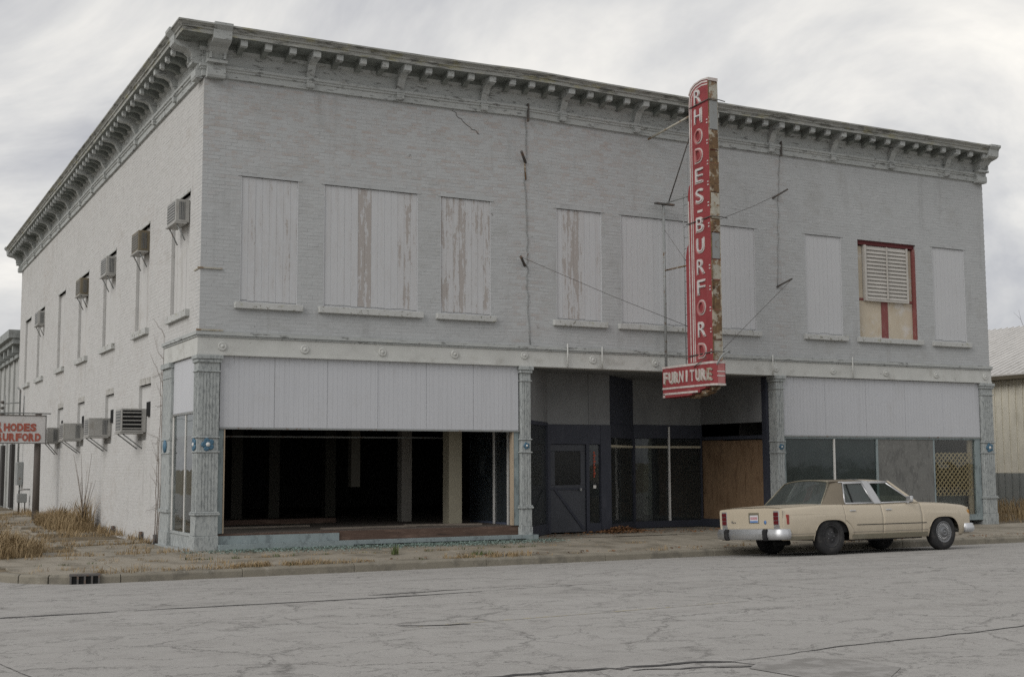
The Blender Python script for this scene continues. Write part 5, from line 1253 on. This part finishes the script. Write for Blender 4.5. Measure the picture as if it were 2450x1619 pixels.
# bumpers
def bumper(nm, path, z0, z1):
    m = MB(); m.cs = True; pr = [(-.05, z0), (.0, z0), (.035, z0 + .02), (.05, z0 + .06), (.05, z1 - .07), (.03, z1 - .035), (.028, z1 - .012), (.0, z1), (-.06, z1)]
    for (x, y, nx_, ny_) in path: m.add([(x + nx_ * o, y + ny_ * o, z) for o, z in pr])
    for i in range(len(path) - 1):
        for k in range(len(pr) - 1): a = i * len(pr) + k; m.face((a, a + len(pr), a + len(pr) + 1, a + 1))
    m.face(range(len(pr))); m.face([(len(path) - 1) * len(pr) + k for k in range(len(pr))][::-1])
    o = m.build(nm, 'chrome', car); return o
q = .7071
rb = bumper('rear_bumper', [(-1.08, -.945, 0, -1), (-1.25, -.94, 0, -1), (-1.31, -.905, -q, -q), (-1.335, -.83, -.98, -.2), (-1.345, 0, -1, 0), (-1.335, .83, -.98, .2), (-1.31, .905, -q, q), (-1.25, .94, 0, 1), (-1.08, .945, 0, 1)], .305, .500)
fbp = bumper('front_bumper', [(3.46, -.945, 0, -1), (3.62, -.945, 0, -1), (3.72, -.90, q, -q), (3.79, -.7, .98, -.2), (3.82, 0, 1, 0), (3.79, .7, .98, .2), (3.72, .90, q, q), (3.62, .945, 0, 1), (3.46, .945, 0, 1)], .315, .490)
for y in (-.58, .58):
    m = MB(); m.prism([(-1.435, .34), (-1.435, .47), (-1.40, .50), (-1.36, .50), (-1.36, .29), (-1.40, .29)], y - .055, y + .055); bevel(m.build('bumper_guard', 'black_rubber', car), .012, 2)
m = MB(); m.box(3.60, 3.66, -.80, .80, .44, .76); gr = m.build('grille', 'dull_trim', car)
for k in range(9): m = MB(); y = -.4 + k * .1; m.box(3.66, 3.675, y - .008, y + .008, .48, .74); m.build('grille_bar', 'chrome', gr)
for sd in (-1, 1):
    for k in range(2): m = MB(); y = sd * (.54 + .17 * k); m.box(3.655, 3.68, y - .075, y + .075, .60, .74); m.build('headlight', 'chrome', car)
    m = MB(); m.box(3.600, 3.655, sd * .84, sd * (ysk(3.62, .68) + .003), .590, .745); bevel(m.build('turn_lamp', 'amber', car), .01, 1)
# mouldings
def moulding(nm, X0, X1, z, h, mat, out=.006):
    for sd in (-1, 1):
        m = MB(); n_ = int((X1 - X0) / .1) + 1
        for i in range(n_ + 1):
            X = X0 + (X1 - X0) * i / n_; m.add([(X, sd * (ysk(X, z) - .004), z), (X, sd * (ysk(X, z) + out), z + .002), (X, sd * (ysk(X, z + h) + out), z + h - .002), (X, sd * (ysk(X, z + h) - .004), z + h)])
        for i in range(n_):
            for k in range(3): a = i * 4 + k; m.face((a, a + 4, a + 5, a + 1))
        m.build(nm, mat, car)
moulding('side_moulding', .60, 1.268, .518, .016, 'black_rubber'); moulding('side_moulding', 1.282, 2.40, .518, .016, 'black_rubber')
moulding('sill_moulding', .50, 1.268, .272, .085, 'dull_trim', .004); moulding('sill_moulding', 1.282, 2.44, .272, .085, 'dull_trim', .004); moulding('sill_moulding', -1.05, -.445, .300, .06, 'dull_trim', .004)
moulding('sill_line', .50, 2.44, .392, .008, 'grey_script', .002); moulding('sill_line', -1.05, -.42, .392, .008, 'grey_script', .002); moulding('belt_crease', -1.05, .30, .735, .006, 'dull_trim', .002)
for c in (0, WB):                                        # bright wheel-arch lips
    for sd in (-1, 1):
        P = []
        for i in range(-14, 15):
            X = c + RA * math.sin(math.pi / 2 * i / 14); z = arch(X) if abs(i) < 14 else .265
            P.append((X, sd * (ysk(X, max(z, .26)) - .002), max(z, .264)))
        m = MB(); m.tube(P, .009, 5); m.build('arch_lip', 'car_paint', car)
# greenhouse
def yg(z): return .915 - (z - .895) * .57
GZ0, GZ1 = .900, 1.318
def gpt(X, z, sd, inn=0): return (X, sd * (yg(z) - inn), z)
def poly(nm, pts, sd, mat, par, inn=0, th=.0):
    m = MB(); a = m.add([gpt(X, z, sd, inn) for X, z in pts]); m.face([a + i for i in range(len(pts))] if sd < 0 else [a + i for i in range(len(pts))][::-1])
    o = m.build(nm, mat, par, fix=False)
    if th: md = o.modifiers.new('s', 'SOLIDIFY'); md.thickness = th; md.offset = -1
    return o
def frame(nm, pts, sd, r, par, mat='bright_trim', closed=True):
    P = [gpt(X, z, sd, -.004) for X, z in pts] + ([gpt(*pts[0], sd, -.004)] if closed else [])
    m = MB(); 
    for a, b in zip(P, P[1:]): m.tube([a, b], r, 6)
    return m.build(nm, mat, par)
RWIN = [(.40, .915), (.555, 1.285), (1.03, 1.290), (1.115, .915)]
FWIN = [(1.305, .915), (1.215, 1.292), (1.66, 1.288), (2.14, .925)]
for i, sd in enumerate((-1, 1)):
    poly('window', RWIN, sd, 'car_glass', rd[i], .006); frame('window_frame', RWIN, sd, .017, rd[i])
    frame('window_divider', [(.60, .915), (.645, 1.28)], sd, .012, rd[i], 'car_black', False)
    if sd > 0: poly('window', FWIN, sd, 'car_glass', fdr[i], .006)
    frame('window_frame', FWIN, sd, .017, fdr[i])
    poly('centre_pillar', [(1.125, .895), (1.045, 1.318), (1.20, 1.318), (1.298, .895)], sd, 'bright_trim', car, .004, .02)
    frame('pillar_bead', [(1.20, .90), (1.118, 1.318)], sd, .010, car, 'bright_trim', False)
    poly('windscreen_pillar', [(2.16, .90), (1.69, 1.318), (1.745, 1.318), (2.27, .90)], sd, 'car_paint', car, .002, .02)
    frame('drip_rail', [(.46, 1.308), (1.72, 1.312), (2.24, .905)], sd, .014, car, 'bright_trim', False)
    m = MB(); m.cs = True                                  # wide rear pillar in vinyl
    for k in range(7):
        t = k / 6; z = .893 + (1.330 - .893) * t; xa = -.14 + .40 * t; xb = .385 + .165 * t
        for j in range(6): s_ = j / 5; X = xa + (xb - xa) * s_; m.add([(X, sd * (yg(z) - .05 * (1 - s_) ** 2.2 - .012 * t * (1 - s_)), z)])
    for k in range(6):
        for j in range(5): a = k * 6 + j; m.face((a, a + 1, a + 7, a + 6))
    m.build('rear_pillar', 'vinyl_roof', car)
    h = MB(); yh = ysk(.48, .78); h.box(.46, .60, sd * (yh - .02), sd * (yh + .018), .772, .796); bevel(h.build('handle', 'chrome', rd[i]), .005)
    h = MB(); h.box(1.37, 1.51, sd * (yh - .02), sd * (yh + .018), .776, .800); bevel(h.build('handle', 'chrome', fdr[i]), .005)
    mr_ = MB(); mr_.box(1.93, 1.99, sd * .945, sd * 1.09, .935, 1.03); mo = mr_.build('mirror', 'chrome', fdr[i]); bevel(mo, .015)
    mr_ = MB(); mr_.box(1.94, 1.98, sd * .90, sd * .97, .90, .94); mr_.build('mirror_arm', 'chrome', fdr[i])
def roofz(X, y): return 1.322 + .055 * (1 - (y / .69) ** 2) - .10 * max(0, .42 - X) ** 1.5 - .06 * max(0, X - 1.55)
yr = lambda X: yg(1.318) + .004
surf('roof_vinyl', .25, 1.075, yr, roofz, 'vinyl_roof', 14, .06); surf('roof_band', 1.08, 1.165, yr, lambda X, y: roofz(X, y) + .006, 'bright_trim', 14, .04); surf('roof_front', 1.17, 1.76, yr, roofz, 'car_paint', 14, .06)
def screen(nm, base, topp, mat):
    m = MB(); m.cs = True; N = 16; K = 6
    for k in range(K + 1):
        t = k / K
        for i in range(N + 1):
            u = -1 + 2 * i / N; a = base(u); b = topp(u); m.add([tuple(a[j] + (b[j] - a[j]) * t for j in range(3))])
    for k in range(K):
        for i in range(N): a = k * (N + 1) + i; m.face((a, a + 1, a + N + 2, a + N + 1))
    return m.build(nm, mat, car, fix=False)
bw = screen('rear_window', lambda u: (-.135 - .10 * (1 - u * u), .845 * u, .905), lambda u: (.262 - .03 * (1 - u * u), .640 * u, roofz(.26, .64 * u) - .012), 'car_glass')
ws = screen('windscreen', lambda u: (2.265 + .09 * (1 - u * u), .86 * u, .915), lambda u: (1.75 + .05 * (1 - u * u), .655 * u, roofz(1.75, .655 * u) - .006), 'car_glass')
P = [(-.135 - .10 * (1 - u * u), .85 * u, .903) for u in [i / 8 - 1 for i in range(17)]]
m = MB(); m.tube(P, .012, 5); m.build('window_bead', 'bright_trim', bw)
for sd in (-1, 1): m = MB(); m.tube([(-.138, sd * .85, .903), (.262, sd * .645, 1.325)], .012, 5); m.build('window_bead', 'dull_trim', bw)
P = [(.258 - .03 * (1 - u * u), .645 * u, roofz(.26, .64 * u) - .004) for u in [i / 8 - 1 for i in range(17)]]
m = MB(); m.tube(P, .012, 5); m.build('window_bead', 'dull_trim', bw)
# cabin
m = MB(); m.box(-.15, .22, -.80, .80, .80, .895); m.build('parcel_shelf', 'seat_cloth', car)
for (nm, x0, x1, zt) in (('rear_seat', .18, .36, .98), ('front_seat', 1.12, 1.30, .98)):
    m = MB(); m.box(x0, x1, -.70, .70, .42, zt); bevel(m.build(nm, 'seat_cloth', car), .05, 3)
for y in (-.35, .35): m = MB(); m.box(1.14, 1.22, y - .13, y + .13, .985, 1.10); bevel(m.build('headrest', 'seat_cloth', car), .03, 2)
m = MB(); m.box(1.98, 2.30, -.84, .84, .62, .90); bevel(m.build('dashboard', 'car_black', car), .03, 2)
m = MB(); ring = [(1.86 + .06 * math.sin(a), .36 + .18 * math.cos(a), .88 + .17 * math.sin(a)) for a in [i * math.pi / 10 for i in range(21)]]; m.tube(ring, .014, 6); m.build('steering_wheel', 'car_black', car)
# wheels
TR = .336
def wheel(x, sd, cap):
    w = link('wheel', None, car, (x, sd * .842, TR)); o = (0, -1 if sd < 0 else 1, 0)
    m = MB(); m.lathe((0, 0, 0), o, [(.205, -.10), (.265, -.105), (.312, -.095), (TR, -.07), (TR, .07), (.312, .095), (.265, .107), (.222, .103), (.205, .09), (.203, .04)], 36); m.build('tyre', 'tyre_rubber', w)
    if cap:
        m = MB(); m.lathe((0, 0, 0), o, [(.206, .05), (.208, .096), (.196, .102), (.188, .094), (.165, .090), (.085, .100), (.075, .118), (.050, .122), (.045, .108), (.030, .108), (.026, .130), (.0001, .134)], 32); hc = m.build('hub_cap', 'hub_cap', w)
        for k in range(24):
            a = 2 * math.pi * k / 24; m = MB(); c, s_ = math.cos(a), math.sin(a); oy = .098 * o[1]
            m.tube([(c * .10, oy, s_ * .10), (c * .17, .094 * o[1], s_ * .17)], .006, 4); m.build('vane', 'bright_trim', hc)
    else:
        m = MB(); m.lathe((0, 0, 0), o, [(.206, .045), (.206, .094), (.192, .098), (.182, .060), (.170, .040), (.120, .052), (.085, .070), (.060, .072), (.045, .085), (.0001, .088)], 32); rm = m.build('rim', 'steel_wheel', w)
        for k in range(5): a = 2 * math.pi * k / 5; m = MB(); m.lathe((math.cos(a) * .07, .07 * o[1], math.sin(a) * .07), o, [(.012, 0), (.012, .014), (.0001, .016)], 6); m.build('lug_nut', 'hub_cap', rm)
wheel(0, -1, False); wheel(WB, -1, True); wheel(0, 1, False); wheel(WB, 1, True)

for o in list(car.children_recursive):                  # short rear overhang
    if o.type == 'MESH':
        for v in o.data.vertices:
            if v.co.x < -.45: v.co.x = -.45 + (v.co.x + .45) * .88
car.scale = (.978, .945, 1.0)
